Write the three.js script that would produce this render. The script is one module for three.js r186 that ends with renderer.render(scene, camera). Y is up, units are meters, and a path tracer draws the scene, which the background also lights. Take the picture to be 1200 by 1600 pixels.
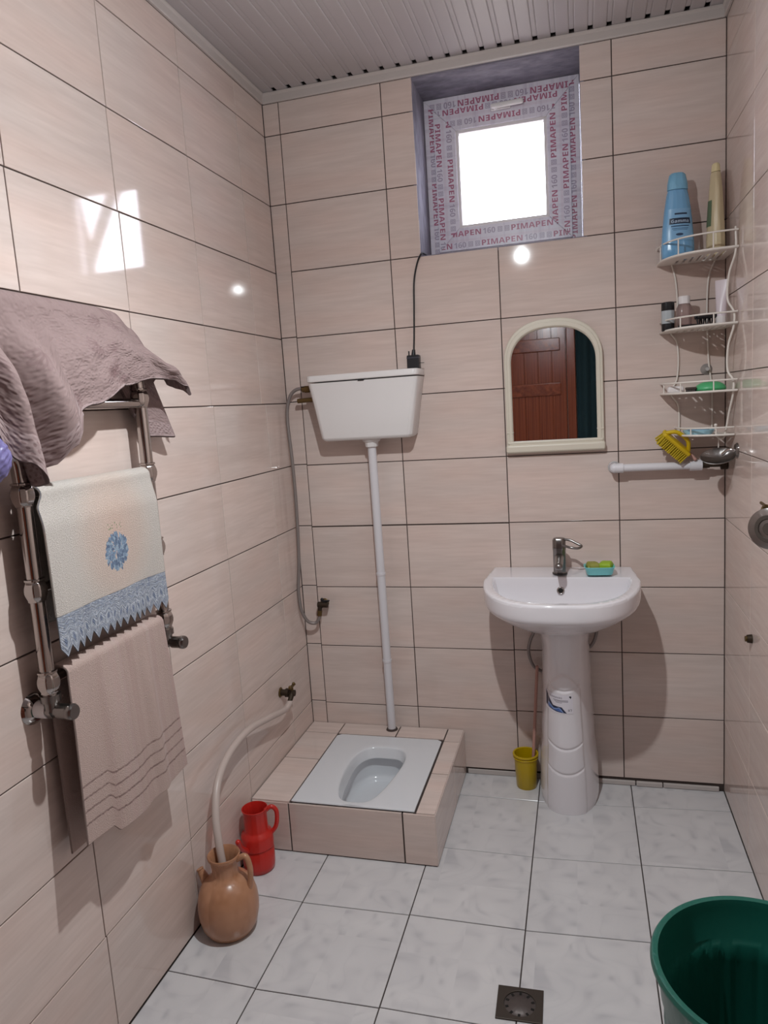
import * as THREE from 'three';
import { RoundedBoxGeometry } from 'three/addons/geometries/RoundedBoxGeometry.js';
import { mergeGeometries, toCreasedNormals, mergeVertices } from 'three/addons/utils/BufferGeometryUtils.js';

// ---------------------------------------------------------------- camera, sky, lamp, exposure
const scene = new THREE.Scene();
const camera = new THREE.PerspectiveCamera(70.85, 3 / 4, 0.02, 60);
camera.rotation.order = 'YXZ';
camera.position.set(1.1331, 1.4986, 2.7247);
camera.rotation.set(-0.145, 0.2714, -0.0657);
scene.add(camera);
scene.background = new THREE.Color().setRGB(0.93, 0.96, 1.1);
scene.backgroundIntensity = 11;
const renderer = new THREE.WebGLRenderer({ antialias: true });
renderer.shadowMap.enabled = true;
renderer.toneMapping = THREE.LinearToneMapping;
renderer.toneMappingExposure = 1.05;
const LAMP = new THREE.Vector3(0.85, 2.26, 1.43), LAMP_COLOR = [0.92, 0.985, 1.01], LAMP_DOWN = 4.9, LAMP_ROUND = 1.3;

// ---------------------------------------------------------------- helpers
const V = (x, y, z) => new THREE.Vector3(x, y, z);
function rng(seed) { let a = seed >>> 0; return () => { a = (a + 0x6D2B79F5) >>> 0; let t = Math.imul(a ^ (a >>> 15), 1 | a); t = (t + Math.imul(t ^ (t >>> 7), 61 | t)) ^ t; return ((t ^ (t >>> 14)) >>> 0) / 4294967296; }; }
const rand = rng(77);
const lerp = (a, b, t) => a + (b - a) * t, clamp = (x, a = 0, b = 1) => Math.min(b, Math.max(a, x));
const smooth = (a, b, x) => { const t = clamp((x - a) / (b - a)); return t * t * (3 - 2 * t); };
function table(pts) { return (x) => { if (x <= pts[0][0]) return pts[0][1]; for (let i = 1; i < pts.length; i++) if (x <= pts[i][0]) { const t = (x - pts[i - 1][0]) / (pts[i][0] - pts[i - 1][0]); return lerp(pts[i - 1][1], pts[i][1], t * t * (3 - 2 * t)); } return pts[pts.length - 1][1]; }; }
function lattice(seed) { const r = rng(seed), n = 64, g = new Float32Array(n * n).map(() => r()); return (x, y, px = n, py = n) => { // tiling value noise
  const xi = Math.floor(x), yi = Math.floor(y), fx = x - xi, fy = y - yi, sx = fx * fx * (3 - 2 * fx), sy = fy * fy * (3 - 2 * fy);
  const at = (i, j) => g[(((j % py) + py) % py) * n + (((i % px) + px) % px)];
  return lerp(lerp(at(xi, yi), at(xi + 1, yi), sx), lerp(at(xi, yi + 1), at(xi + 1, yi + 1), sx), sy); }; }
function dataTex(w, h, fn, srgb = true, repeat = true) {
  const d = new Uint8Array(w * h * 4);
  for (let y = 0; y < h; y++) for (let x = 0; x < w; x++) { const c = fn(x / w, y / h), i = (y * w + x) * 4; for (let k = 0; k < 3; k++) d[i + k] = clamp(Math.round(c[k]), 0, 255); d[i + 3] = 255; }
  const t = new THREE.DataTexture(d, w, h); t.magFilter = THREE.LinearFilter; t.minFilter = THREE.LinearMipmapLinearFilter; t.generateMipmaps = true;
  if (srgb) t.colorSpace = THREE.SRGBColorSpace;
  if (repeat) t.wrapS = t.wrapT = THREE.RepeatWrapping;
  t.needsUpdate = true; return t;
}
function canvasTex(w, h, draw) { const c = document.createElement('canvas'); c.width = w; c.height = h; draw(c.getContext('2d'), w, h); const t = new THREE.CanvasTexture(c); t.colorSpace = THREE.SRGBColorSpace; t.wrapS = t.wrapT = THREE.ClampToEdgeWrapping; return t; }
const std = (color, roughness = 0.5, metalness = 0, more = {}) => new THREE.MeshStandardMaterial({ color, roughness, metalness, ...more });
const phys = (color, roughness, more = {}) => new THREE.MeshPhysicalMaterial({ color, roughness, ...more });

const used = {};
function numbered(name) { if (!(name in used)) { used[name] = 0; return name; } used[name]++; return name + '_' + String(used[name]).padStart(3, '0'); }
function clean(g) { let q = g.index ? g.toNonIndexed() : g; const o = new THREE.BufferGeometry(); o.setAttribute('position', q.attributes.position); if (!q.attributes.normal) q.computeVertexNormals(); o.setAttribute('normal', q.attributes.normal); o.setAttribute('uv', q.attributes.uv ?? new THREE.BufferAttribute(new Float32Array(q.attributes.position.count * 2), 2)); return o; }
const merge = (gs) => gs.length === 1 ? gs[0] : mergeGeometries(gs.map(clean));
function part(name, geos, mat, parent, label) {
  const m = new THREE.Mesh(merge(Array.isArray(geos) ? geos : [geos]), mat); m.name = name; m.castShadow = m.receiveShadow = true;
  if (label) m.userData.label = label; parent.add(m); return m;
}
function thing(name, label, category, at = [0, 0, 0], turn = 0, group) {
  const o = new THREE.Group(); o.name = numbered(name); o.position.set(...at); o.rotation.y = turn; o.userData = { label, category }; if (group) o.userData.group = group; scene.add(o); return o;
}
function single(name, geos, mat, label, category, at = [0, 0, 0]) {
  const m = new THREE.Mesh(merge(Array.isArray(geos) ? geos : [geos]), mat); m.name = numbered(name); m.position.set(...at); m.castShadow = m.receiveShadow = true; m.userData = { label, category }; scene.add(m); return m;
}
function structure(name, geos, mat, label) { const m = new THREE.Mesh(merge(Array.isArray(geos) ? geos : [geos]), mat); m.name = name; m.castShadow = m.receiveShadow = true; m.userData = { kind: 'structure', label, category: name.split('_')[0] }; scene.add(m); return m; }

const box = (x0, x1, y0, y1, z0, z1) => new THREE.BoxGeometry(x1 - x0, y1 - y0, z1 - z0).translate((x0 + x1) / 2, (y0 + y1) / 2, (z0 + z1) / 2);
const rbox = (w, h, d, r, x = 0, y = 0, z = 0, s = 3) => new RoundedBoxGeometry(w, h, d, s, r).translate(x, y, z);
const rboxTo = (x0, x1, y0, y1, z0, z1, r) => rbox(x1 - x0, y1 - y0, z1 - z0, r, (x0 + x1) / 2, (y0 + y1) / 2, (z0 + z1) / 2);
function rod(a, b, r0, r1 = r0, seg = 20) { const d = b.clone().sub(a), g = new THREE.CylinderGeometry(r1, r0, d.length(), seg); g.applyQuaternion(new THREE.Quaternion().setFromUnitVectors(V(0, 1, 0), d.clone().normalize())); return g.translate((a.x + b.x) / 2, (a.y + b.y) / 2, (a.z + b.z) / 2); }
const ball = (p, r, s = 20) => new THREE.SphereGeometry(r, s, Math.ceil(s * 0.7)).translate(p.x, p.y, p.z);
function tube(pts, r, n = 60, seg = 12, caps = true) {
  const c = new THREE.CatmullRomCurve3(pts, false, 'centripetal'), gs = [new THREE.TubeGeometry(c, n, r, seg, false)];
  if (caps) gs.push(ball(pts[0], r, seg), ball(pts[pts.length - 1], r, seg)); return merge(gs);
}
const lathe = (profile, seg = 48, crease = 0.7) => toCreasedNormals(new THREE.LatheGeometry(profile.map(([r, y]) => new THREE.Vector2(r, y)), seg), crease);
function surface(nu, nv, P, closeU = false) { // grid of points, smooth normals
  const pos = [], uv = [], idx = [];
  for (let j = 0; j <= nv; j++) for (let i = 0; i <= nu; i++) { const p = P(i / nu, j / nv); pos.push(p.x, p.y, p.z); uv.push(i / nu, j / nv); }
  for (let j = 0; j < nv; j++) for (let i = 0; i < nu; i++) { const a = j * (nu + 1) + i, b = a + 1, c = a + nu + 1, d = c + 1; idx.push(a, b, d, a, d, c); }
  const g = new THREE.BufferGeometry(); g.setAttribute('position', new THREE.Float32BufferAttribute(pos, 3)); g.setAttribute('uv', new THREE.Float32BufferAttribute(uv, 2)); g.setIndex(idx); g.computeVertexNormals();
  if (closeU) { const n = g.attributes.normal; for (let j = 0; j <= nv; j++) { const a = j * (nu + 1), b = a + nu, s = V(n.getX(a) + n.getX(b), n.getY(a) + n.getY(b), n.getZ(a) + n.getZ(b)).normalize(); n.setXYZ(a, s.x, s.y, s.z); n.setXYZ(b, s.x, s.y, s.z); } }
  return g;
}
function cloth(nu, nv, P, th) { // a sheet with thickness: both faces and its four edges
  const base = surface(nu, nv, P), p = base.attributes.position, n = base.attributes.normal, at = (i, j, s) => { const k = j * (nu + 1) + i; return V(p.getX(k) + n.getX(k) * s, p.getY(k) + n.getY(k) * s, p.getZ(k) + n.getZ(k) * s); };
  const front = surface(nu, nv, (u, v) => at(Math.round(u * nu), Math.round(v * nv), th / 2));
  const back = surface(nu, nv, (u, v) => at(Math.round((1 - u) * nu), Math.round(v * nv), -th / 2));
  for (let i = 0; i < back.attributes.uv.count; i++) back.attributes.uv.setX(i, 1 - back.attributes.uv.getX(i));
  const rim = [];
  const strip = (list) => rim.push(surface(list.length - 1, 4, (u, v) => { const [i, j] = list[Math.round(u * (list.length - 1))]; const k = j * (nu + 1) + i, a = at(i, j, lerp(th / 2, -th / 2, v)); const bulge = Math.sin(v * Math.PI) * th * 0.35; const du = i === 0 ? at(0, j, 0).sub(at(1, j, 0)) : i === nu ? at(nu, j, 0).sub(at(nu - 1, j, 0)) : V(0, 0, 0), dv = j === 0 ? at(i, 0, 0).sub(at(i, 1, 0)) : j === nv ? at(i, nv, 0).sub(at(i, nv - 1, 0)) : V(0, 0, 0); const d = (list.edge === 'u' ? du : dv).normalize(); return a.addScaledVector(d, bulge); }));
  const L = (edge, arr) => { arr.edge = edge; return arr; };
  strip(L('v', [...Array(nu + 1)].map((_, i) => [i, nv]))); strip(L('v', [...Array(nu + 1)].map((_, i) => [nu - i, 0])));
  strip(L('u', [...Array(nv + 1)].map((_, j) => [nu, nv - j]))); strip(L('u', [...Array(nv + 1)].map((_, j) => [0, j])));
  return merge([front, back, ...rim]);
}

// ---------------------------------------------------------------- materials
const nA = lattice(3), nB = lattice(8), nC = lattice(21), nD = lattice(34);
function wallTile(seed, tone) { // cream ceramic with fine level streaks, 400 x 250 mm
  const o = seed * 7.3;
  return std(0xffffff, 0.055, 0, { map: dataTex(512, 320, (u, v) => {
    const band = nA(u * 3 + o, v * 14 + o * 3), fine = nB(u * 5 + o, v * 44 + o), hair = nC(u * 9 + nA(u * 2, v * 3 + o) * 1.5, v * 62), drift = nD(u * 2 + o, v * 4 + o);
    const s = (band - 0.5) * 0.55 + (fine - 0.5) * 0.45 + (hair - 0.5) * 0.3, w = (drift - 0.5);
    return [208 + tone + s * 13 + w * 4, 190 + tone + s * 14 - w * 2, 182 + tone + s * 14 - w * 4];
  }) });
}
const WALL_TILES = [wallTile(1, 0), wallTile(2, 2), wallTile(3, -3), wallTile(4, 1), wallTile(5, -1)];
const floorTile = (seed) => std(0xffffff, 0.16, 0, { map: dataTex(384, 384, (u, v) => {
  const o = seed * 5.1, warp = nA(u * 4 + o, v * 4) * 1.6, cloud = nB(u * 5 + warp + o, v * 5 + warp), spot = Math.pow(nC(u * 11 + warp * 2, v * 11 + o), 4), vein = Math.pow(1 - Math.abs(nD(u * 6 + warp * 1.7, v * 6 + o) - 0.5) * 2, 9);
  const s = (cloud - 0.5) * 9 - spot * 20 - vein * 4; return [205 + s, 203 + s * 0.98, 204 + s * 0.88];
}) });
const FLOOR_TILES = [floorTile(1), floorTile(2), floorTile(3)];
const GROUT = std(new THREE.Color(0x463b37), 0.9), GROUT_FLOOR = std(new THREE.Color(0x3b3330), 0.9);
const cementTex = dataTex(256, 256, (u, v) => { const s = (nA(u * 16, v * 16) - 0.5) * 26 + (nB(u * 5, v * 5) - 0.5) * 30 + (nC(u * 50, v * 50) - 0.5) * 12; return [124 + s, 120 + s, 132 + s]; });
const M = {
  cement: std(0xffffff, 0.92, 0, { map: cementTex }),
  plaster: std(0xb9aca4, 0.8),
  ceilingSlat: std(0xb4adae, 0.45), ceilingInsert: std(0xb4adae, 0.5), dark: std(0x15110f, 0.9), trim: std(0xbcb3af, 0.4),
  ceramic: phys(0xdfdbdf, 0.09, { clearcoat: 0.4, clearcoatRoughness: 0.04 }),
  pan: phys(0xd6d8dc, 0.12, { clearcoat: 0.4, clearcoatRoughness: 0.06 }),
  plastic: std(0xdedad9, 0.34), plasticGrey: std(0xb4b0b0, 0.4), pvc: std(0xd5d2d6, 0.32),
  chrome: std(0xb9b3b0, 0.11, 1), chromeWorn: std(0x8b8785, 0.28, 1), brass: std(0x6e5a3a, 0.42, 0.85), brassDark: std(0x3d3126, 0.6, 0.6),
  hoseGrey: std(0x8a817e, 0.45, 0.35), hoseBeige: std(0xb9a9a2, 0.38), black: std(0x121217, 0.4), blackCable: std(0x121013, 0.55),
  frame: std(0xcfc7b8, 0.38), mirror: std(0xeeeeee, 0.012, 1), red: phys(0xdc332a, 0.3, { transmission: 0.35, thickness: 0 }),
  yellow: phys(0xd0b000, 0.35, { transmission: 0.25, thickness: 0 }), yellowBrush: std(0xc9a90a, 0.5), green: std(0x17574b, 0.32), greenDark: std(0x0a3129, 0.4),
  wire: std(0xe0d8d0, 0.4), blueBottle: phys(0x6fa6cf, 0.25, { clearcoat: 0.5 }), cream: std(0xc9b896, 0.35), white: std(0xded8d8, 0.4), aqua: std(0x7cd0d2, 0.35),
  greenSoap: std(0x4fae74, 0.4), sponge: std(0xa5b52c, 0.85), drain: std(0x4a423c, 0.5, 0.6), pink: std(0xb5897d, 0.6), lilac: std(0x6b6493, 0.4), glass: phys(0xffffff, 0.02, { transmission: 1, thickness: 0, ior: 1.45 }),
};

// ---------------------------------------------------------------- room shell
const W = 1.618, H = 2.70, BACK = 3.35, ROW = 0.25177, J0 = 2.5434, GAP = 0.0034;
const tileCache = new Map();
function tileGeo(w, h, t = 0.009, b = 0.0011) { // bevelled slab, front face at z = 0, uv in tile lengths
  const key = [w, h, t].map((q) => q.toFixed(4)).join(); if (tileCache.has(key)) return tileCache.get(key);
  const x = w / 2, y = h / 2, ring = (dx, z) => [[-x + dx, -y + dx, z], [x - dx, -y + dx, z], [x - dx, y - dx, z], [-x + dx, y - dx, z]];
  const rings = [ring(0, -t), ring(0, -b), ring(b * 0.35, -b * 0.3), ring(b * 1.2, 0)], pos = [], push = (...ps) => ps.forEach((p) => pos.push(...p));
  for (let k = 0; k < 3; k++) for (let i = 0; i < 4; i++) { const a = rings[k][i], bb = rings[k][(i + 1) % 4], c = rings[k + 1][(i + 1) % 4], d = rings[k + 1][i]; push(a, bb, c, a, c, d); }
  const f = rings[3]; push(f[0], f[1], f[2], f[0], f[2], f[3]);
  const g = new THREE.BufferGeometry(); g.setAttribute('position', new THREE.Float32BufferAttribute(pos, 3));
  const uv = []; for (let i = 0; i < pos.length; i += 3) uv.push((pos[i] + x) / 0.4, (pos[i + 1] + y) / 0.25);
  g.setAttribute('uv', new THREE.Float32BufferAttribute(uv, 2)); g.computeVertexNormals(); tileCache.set(key, g); return g;
}
let tileTurn = 0;
function tile(parent, x0, x1, y0, y1, { gap = GAP, name = 'tile', wobble = 1, z = 0, t } = {}) { // in the parent's own plane: x along, y up, z out of the wall
  const w = x1 - x0 - gap, h = y1 - y0 - gap; if (w < 0.004 || h < 0.004) return;
  const m = new THREE.Mesh(tileGeo(w, h, t), WALL_TILES[(tileTurn++ * 3 + Math.floor(rand() * 2)) % WALL_TILES.length]);
  m.name = name; m.position.set((x0 + x1) / 2, (y0 + y1) / 2, z + (rand() - 0.5) * 0.0005 * wobble); m.rotation.set((rand() - 0.5) * 0.004 * wobble, (rand() - 0.5) * 0.003 * wobble, (rand() - 0.5) * 0.002 * wobble);
  m.castShadow = m.receiveShadow = true; parent.add(m); return m;
}
const rows = []; { let y = J0, top = 2.658; while (top > 0.03) { rows.push([Math.max(0.002, y), top]); top = y; y -= ROW; } } // [bottom, top], downwards; row 0 is cut by the ceiling
const rowsSide = rows.map(([a, b], i) => [i === rows.length - 1 ? 0.002 : a, b]); // the side walls' tiles run down to the floor
// back wall with the window hole
const WIN = { x0: 0.58, x1: 1.162, y0: 2.041, y1: 2.652 };
{
  const s = new THREE.Shape([[-0.14, -0.1], [W + 0.14, -0.1], [W + 0.14, 2.9], [-0.14, 2.9]].map((p) => new THREE.Vector2(...p)));
  s.holes.push(new THREE.Path([[WIN.x0 - 0.012, WIN.y0 - 0.012], [WIN.x0 - 0.012, WIN.y1 + 0.012], [WIN.x1 + 0.012, WIN.y1 + 0.012], [WIN.x1 + 0.012, WIN.y0 - 0.012]].map((p) => new THREE.Vector2(...p))));
  const wall = structure('wall_back', new THREE.ExtrudeGeometry(s, { depth: 0.3, bevelEnabled: false }).translate(0, 0, -0.3035), GROUT, 'back wall of cream streaked tiles with the window in it');
  const cols = [0, 0.0646, 0.4646, 0.8646, 1.2646, W];
  rows.forEach(([y0, y1], k) => { for (let c = 0; c < 5; c++) {
    let a = cols[c], b = cols[c + 1]; const dy = c === 0 ? 0.004 : (c === 1 || c === 2) && k > 6 ? -0.002 : 0;
    if (k > 2) { tile(wall, a, b, y0 + (y0 > 0.02 ? dy : 0), y1 + dy); continue; }
    if (a < WIN.x0 && b > WIN.x0) b = WIN.x0 + GAP / 2; else if (a < WIN.x1 && b > WIN.x1) a = WIN.x1 - GAP / 2;
    tile(wall, a, b, y0, y1);
  } });
  const rp = (g) => part('reveal_panel', g, M.cement, wall);
  rp(box(WIN.x0 - 0.012, WIN.x0, WIN.y0 - 0.012, WIN.y1 + 0.012, -0.303, -0.002)); rp(box(WIN.x1, WIN.x1 + 0.012, WIN.y0 - 0.012, WIN.y1 + 0.012, -0.303, -0.002));
  rp(box(WIN.x0, WIN.x1, WIN.y1, WIN.y1 + 0.012, -0.303, -0.002)); rp(box(WIN.x0, WIN.x1, WIN.y0 - 0.012, WIN.y0, -0.303, -0.002));
}
{ // left wall, turned to face +x: its own x is world -z
  const wall = structure('wall_left', box(-BACK - 0.14, 0.14, -0.1, 2.9, -0.14, -0.0035), GROUT, 'left wall of glossy cream tiles behind the towel rail'); wall.rotation.y = Math.PI / 2;
  rowsSide.forEach(([y0, y1], k) => { const zs = k <= 4 ? [0, 0.24, 0.62, 1.012, 1.399] : [0, 0.203, 0.607, 1.003, 1.4]; while (zs[zs.length - 1] < BACK - 0.05) zs.push(Math.min(BACK, zs[zs.length - 1] + 0.393));
    const j = zs.map((z, i) => i && z < BACK ? z + (rand() - 0.5) * 0.006 : z); for (let i = 0; i + 1 < j.length; i++) tile(wall, -j[i + 1], -j[i], y0, y1); });
}
{ const wall = structure('wall_right', box(-0.14, BACK + 0.14, -0.1, 2.9, -0.14, -0.0035), GROUT, 'right wall of cream tiles beside the corner shelf'); wall.rotation.y = -Math.PI / 2; wall.position.x = W;
  rowsSide.forEach(([y0, y1]) => { for (let z = 0; z < BACK - 0.02; z += 0.4) tile(wall, z, Math.min(BACK, z + 0.4), y0, y1, { gap: 0.0024 }); }); }
structure('wall_rear', box(-0.14, W + 0.14, -0.1, 2.9, BACK, BACK + 0.14), M.plaster, 'plain rear wall with the wooden door, seen only in the mirror');
{ // floor: tiles laid a little out of square
  const floor = structure('floor', box(-0.14, W + 0.14, -0.12, -0.003, -0.3, BACK + 0.14), GROUT_FLOOR, 'floor of pale marbled square tiles with dark joints');
  const xs = [0, 0.2684, 0.6083, 0.9483, 1.2882, W], dz = [0.004, 0.014, 0.01, 0.013, -0.002, -0.02], s = 0.3399, z0 = 0.1586;
  for (let r = -1; r < 10; r++) for (let c = 0; c < 5; c++) {
    const sh = 0.0022 * (c % 2), zz = (rr, i) => clamp(z0 + s * rr + dz[i] + sh, 0, BACK), q = [[xs[c], zz(r + 1, c)], [xs[c + 1], zz(r + 1, c + 1)], [xs[c + 1], zz(r, c + 1)], [xs[c], zz(r, c)]];
    if (q[0][1] - q[3][1] < 0.02) continue;
    const g = 0.0017, b = 0.001, inset = (d) => [[q[0][0] + d, q[0][1] - d], [q[1][0] - d, q[1][1] - d], [q[2][0] - d, q[2][1] + d], [q[3][0] + d, q[3][1] + d]];
    const lift = (rand() - 0.5) * 0.0005, R = [[inset(g), -0.008], [inset(g), -b + lift], [inset(g + b), lift]].map(([ring, y]) => ring.map(([x, z]) => [x, y, z])), pos = [];
    for (let k = 0; k < 2; k++) for (let i = 0; i < 4; i++) { const A = R[k][i], B = R[k][(i + 1) % 4], C = R[k + 1][(i + 1) % 4], D = R[k + 1][i]; pos.push(...A, ...B, ...C, ...A, ...C, ...D); }
    const f = R[2]; pos.push(...f[0], ...f[1], ...f[2], ...f[0], ...f[2], ...f[3]);
    const geo = new THREE.BufferGeometry(); geo.setAttribute('position', new THREE.Float32BufferAttribute(pos, 3)); const uv = [], ou = rand(), ov = rand(); for (let i = 0; i < pos.length; i += 3) uv.push(pos[i] / 0.34 + ou, pos[i + 2] / 0.34 + ov);
    geo.setAttribute('uv', new THREE.Float32BufferAttribute(uv, 2)); geo.computeVertexNormals(); part('floor_tile', geo, FLOOR_TILES[(c * 2 + r + 5) % 3], floor);
  }
}
{ // panelled ceiling: slats with recessed inserts between them
  const ceil = structure('ceiling', box(-0.14, W + 0.14, H + 0.006, 2.9, -0.3, BACK + 0.14), M.dark, 'low ceiling of narrow pale slats with ribbed joints');
  const n = 27, p = W / n;
  const slatShape = new THREE.Shape(); { const a = p * 0.365, y = 0.008; [[-a, y], [-a, 0.0022], [-a + 0.002, 0.0004], [-a + 0.005, 0], [a - 0.005, 0], [a - 0.002, 0.0004], [a, 0.0022], [a, y]].forEach(([x, q], i) => i ? slatShape.lineTo(x, q) : slatShape.moveTo(x, q)); }
  const slat = new THREE.ExtrudeGeometry(slatShape, { depth: BACK - 0.012, bevelEnabled: false });
  const insShape = new THREE.Shape([[-0.0095, 0.0055], [-0.0095, 0.0035], [-0.007, 0.0016], [-0.005, 0.0008], [0.005, 0.0008], [0.007, 0.0016], [0.0095, 0.0035], [0.0095, 0.0055]].map((q) => new THREE.Vector2(...q)));
  const ins = new THREE.ExtrudeGeometry(insShape, { depth: BACK - 0.042, bevelEnabled: false });
  for (let i = 0; i < n; i++) { const m = part('ceiling_slat', slat, M.ceilingSlat, ceil); m.position.set((i + 0.5) * p, H - 0.006, 0.006); m.rotation.z = (rand() - 0.5) * 0.02; if (i) part('ceiling_insert', ins, M.ceilingInsert, ceil).position.set(i * p, H - 0.005, 0.036); }
  // cornices
  const L = (len) => { const s = new THREE.Shape([[0, 0], [0.007, 0], [0.0085, 0.004], [0.0085, 0.026], [0.014, 0.032], [0.014, 0.036], [0, 0.036]].map((q) => new THREE.Vector2(...q))); return new THREE.ExtrudeGeometry(s, { depth: len, bevelEnabled: false }); };
  structure('trim_1', L(W).rotateY(-Math.PI / 2).translate(W, 2.657, 0.0005), M.trim, 'white cornice strip above the window wall');
  structure('trim_2', L(BACK).translate(0.0005, 2.657, 0), M.trim, 'white cornice strip along the top of the left wall');
  structure('trim_3', L(BACK).rotateY(Math.PI).translate(W - 0.0005, 2.657, BACK), M.trim, 'white cornice strip along the top of the right wall');
}
{ const t = structure('trim_4', rboxTo(0.66, 0.95, 0.001, 0.021, 0.0005, 0.006, 0.002), M.trim, 'thin pale strip along the foot of the back wall');
  for (const [a, b, d] of [[1.16, 1.305, 0.011], [1.308, 1.402, 0.013], [1.405, 1.6, 0.011]]) part('edge_strip', rboxTo(a, b, 0.001, 0.019, 0.0005, d, 0.003), M.trim, t); }
structure('ground_outside', box(-6, 8, -0.25, -0.13, -9, -0.31), std(0x8a8378, 0.95), 'bare ground outside the window');

// ---------------------------------------------------------------- window
{
  const film = (w, h, seed, rowsOf) => canvasTex(w, h, (c) => {
    const r = rng(seed); c.fillStyle = '#dcd7e1'; c.fillRect(0, 0, w, h); c.fillStyle = 'rgba(200,175,192,0.2)'; c.fillRect(0, h * 0.52, w, h * 0.12);
    for (let i = 0; i < 26; i++) { c.fillStyle = `rgba(${r() < 0.5 ? '240,236,244' : '150,140,160'},0.12)`; c.fillRect(r() * w, 0, 4 + r() * 30, h); }
    rowsOf.forEach(([y, size, shift]) => { c.font = `bold ${size}px sans-serif`; c.textBaseline = 'middle'; for (let x = shift; x < w; x += size * 9.2) {
      c.fillStyle = '#a8627c'; c.save(); c.translate(x, y); c.scale(1.22, 1); c.fillText('PIMAPEN', 0, 0); c.restore();
      c.fillStyle = '#a89db0'; c.fillText('160', x + size * 5.6, y); c.lineWidth = size * 0.09; c.strokeStyle = '#a89db0'; for (const k of [7.6, 8.5]) { c.strokeRect(x + size * k, y - size * 0.3, size * 0.5, size * 0.6); c.strokeRect(x + size * (k + 0.14), y - size * 0.14, size * 0.22, size * 0.28); } } });
  });
  const win = new THREE.Group(); win.name = 'window_1'; win.userData = { kind: 'structure', label: 'small white plastic window still wrapped in printed film', category: 'window' }; win.position.set((WIN.x0 + WIN.x1) / 2, (WIN.y0 + WIN.y1) / 2, -0.2); scene.add(win);
  const ow = WIN.x1 - WIN.x0 - 0.002, oh = WIN.y1 - WIN.y0 - 0.002;
  const texA = film(1024, 80, 5, [[30, 54, 12]]), texB = film(1024, 160, 9, [[42, 54, 60], [124, 54, -150]]), texC = film(1024, 160, 13, [[48, 54, -130], [130, 54, 120]]);
  const bar = (name, parent, len, wide, deep, tex, side, off, z) => { // a mitred bar whose print reads along it
    const s = new THREE.Shape([[-len / 2, -wide / 2], [len / 2, -wide / 2], [len / 2 - wide, wide / 2], [-len / 2 + wide, wide / 2]].map((q) => new THREE.Vector2(...q)));
    const g = new THREE.ExtrudeGeometry(s, { depth: deep, bevelEnabled: true, bevelThickness: 0.003, bevelSize: 0.002, bevelOffset: -0.002, bevelSegments: 2 });
    const p = g.attributes.position, uv = g.attributes.uv; for (let i = 0; i < p.count; i++) uv.setXY(i, p.getX(i) / 0.56 + 0.5, p.getY(i) / wide + 0.5);
    const m = part(name, g, std(0xffffff, 0.3, 0, { map: tex }), parent); m.rotation.z = side * Math.PI / 2; const d = off - wide / 2; m.position.set([0, d, 0, -d][side], [-d, 0, d, 0][side], z); return m;
  };
  const frame = new THREE.Group(); frame.name = 'window_frame'; win.add(frame);
  const wf = 0.046, sw = ow - 2 * 0.036, sh = oh - 2 * 0.042;
  for (const s of [0, 2]) bar('frame_bar', frame, ow, wf, 0.06, texA, s, oh / 2, -0.072); for (const s of [1, 3]) bar('frame_bar', frame, oh, wf, 0.06, texA, s, ow / 2, -0.072);
  const sash = new THREE.Group(); sash.name = 'sash'; win.add(sash); const ws = 0.083;
  for (const s of [0, 2]) bar('sash_bar', sash, sw, ws, 0.06, s ? texC : texB, s, sh / 2, -0.064); for (const s of [1, 3]) bar('sash_bar', sash, sh, ws, 0.06, s > 1 ? texC : texB, s, sw / 2, -0.064);
  const gx = sw / 2 - ws, gy = sh / 2 - ws, bead = 0.012;
  for (const [x0, x1, y0, y1] of [[-gx, gx, -gy - 0.002, -gy + bead], [-gx, gx, gy - bead, gy + 0.002], [-gx - 0.002, -gx + bead, -gy, gy], [gx - bead, gx + 0.002, -gy, gy]]) part('glazing_bead', rboxTo(x0, x1, y0, y1, -0.04, -0.008, 0.004), M.white, sash);
  part('pane', box(-gx, gx, -gy, gy, -0.036, -0.033), M.glass, win);
  const hd = part('handle', [rbox(0.075, 0.022, 0.012, 0.005, 0.01, sh / 2 - 0.03, 0.006), rbox(0.12, 0.018, 0.014, 0.006, 0.035, sh / 2 - 0.032, 0.03), rod(V(-0.01, sh / 2 - 0.031, 0.006), V(-0.01, sh / 2 - 0.031, 0.03), 0.008)], M.plastic, win); hd.rotation.z = 0.02;
}
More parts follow.
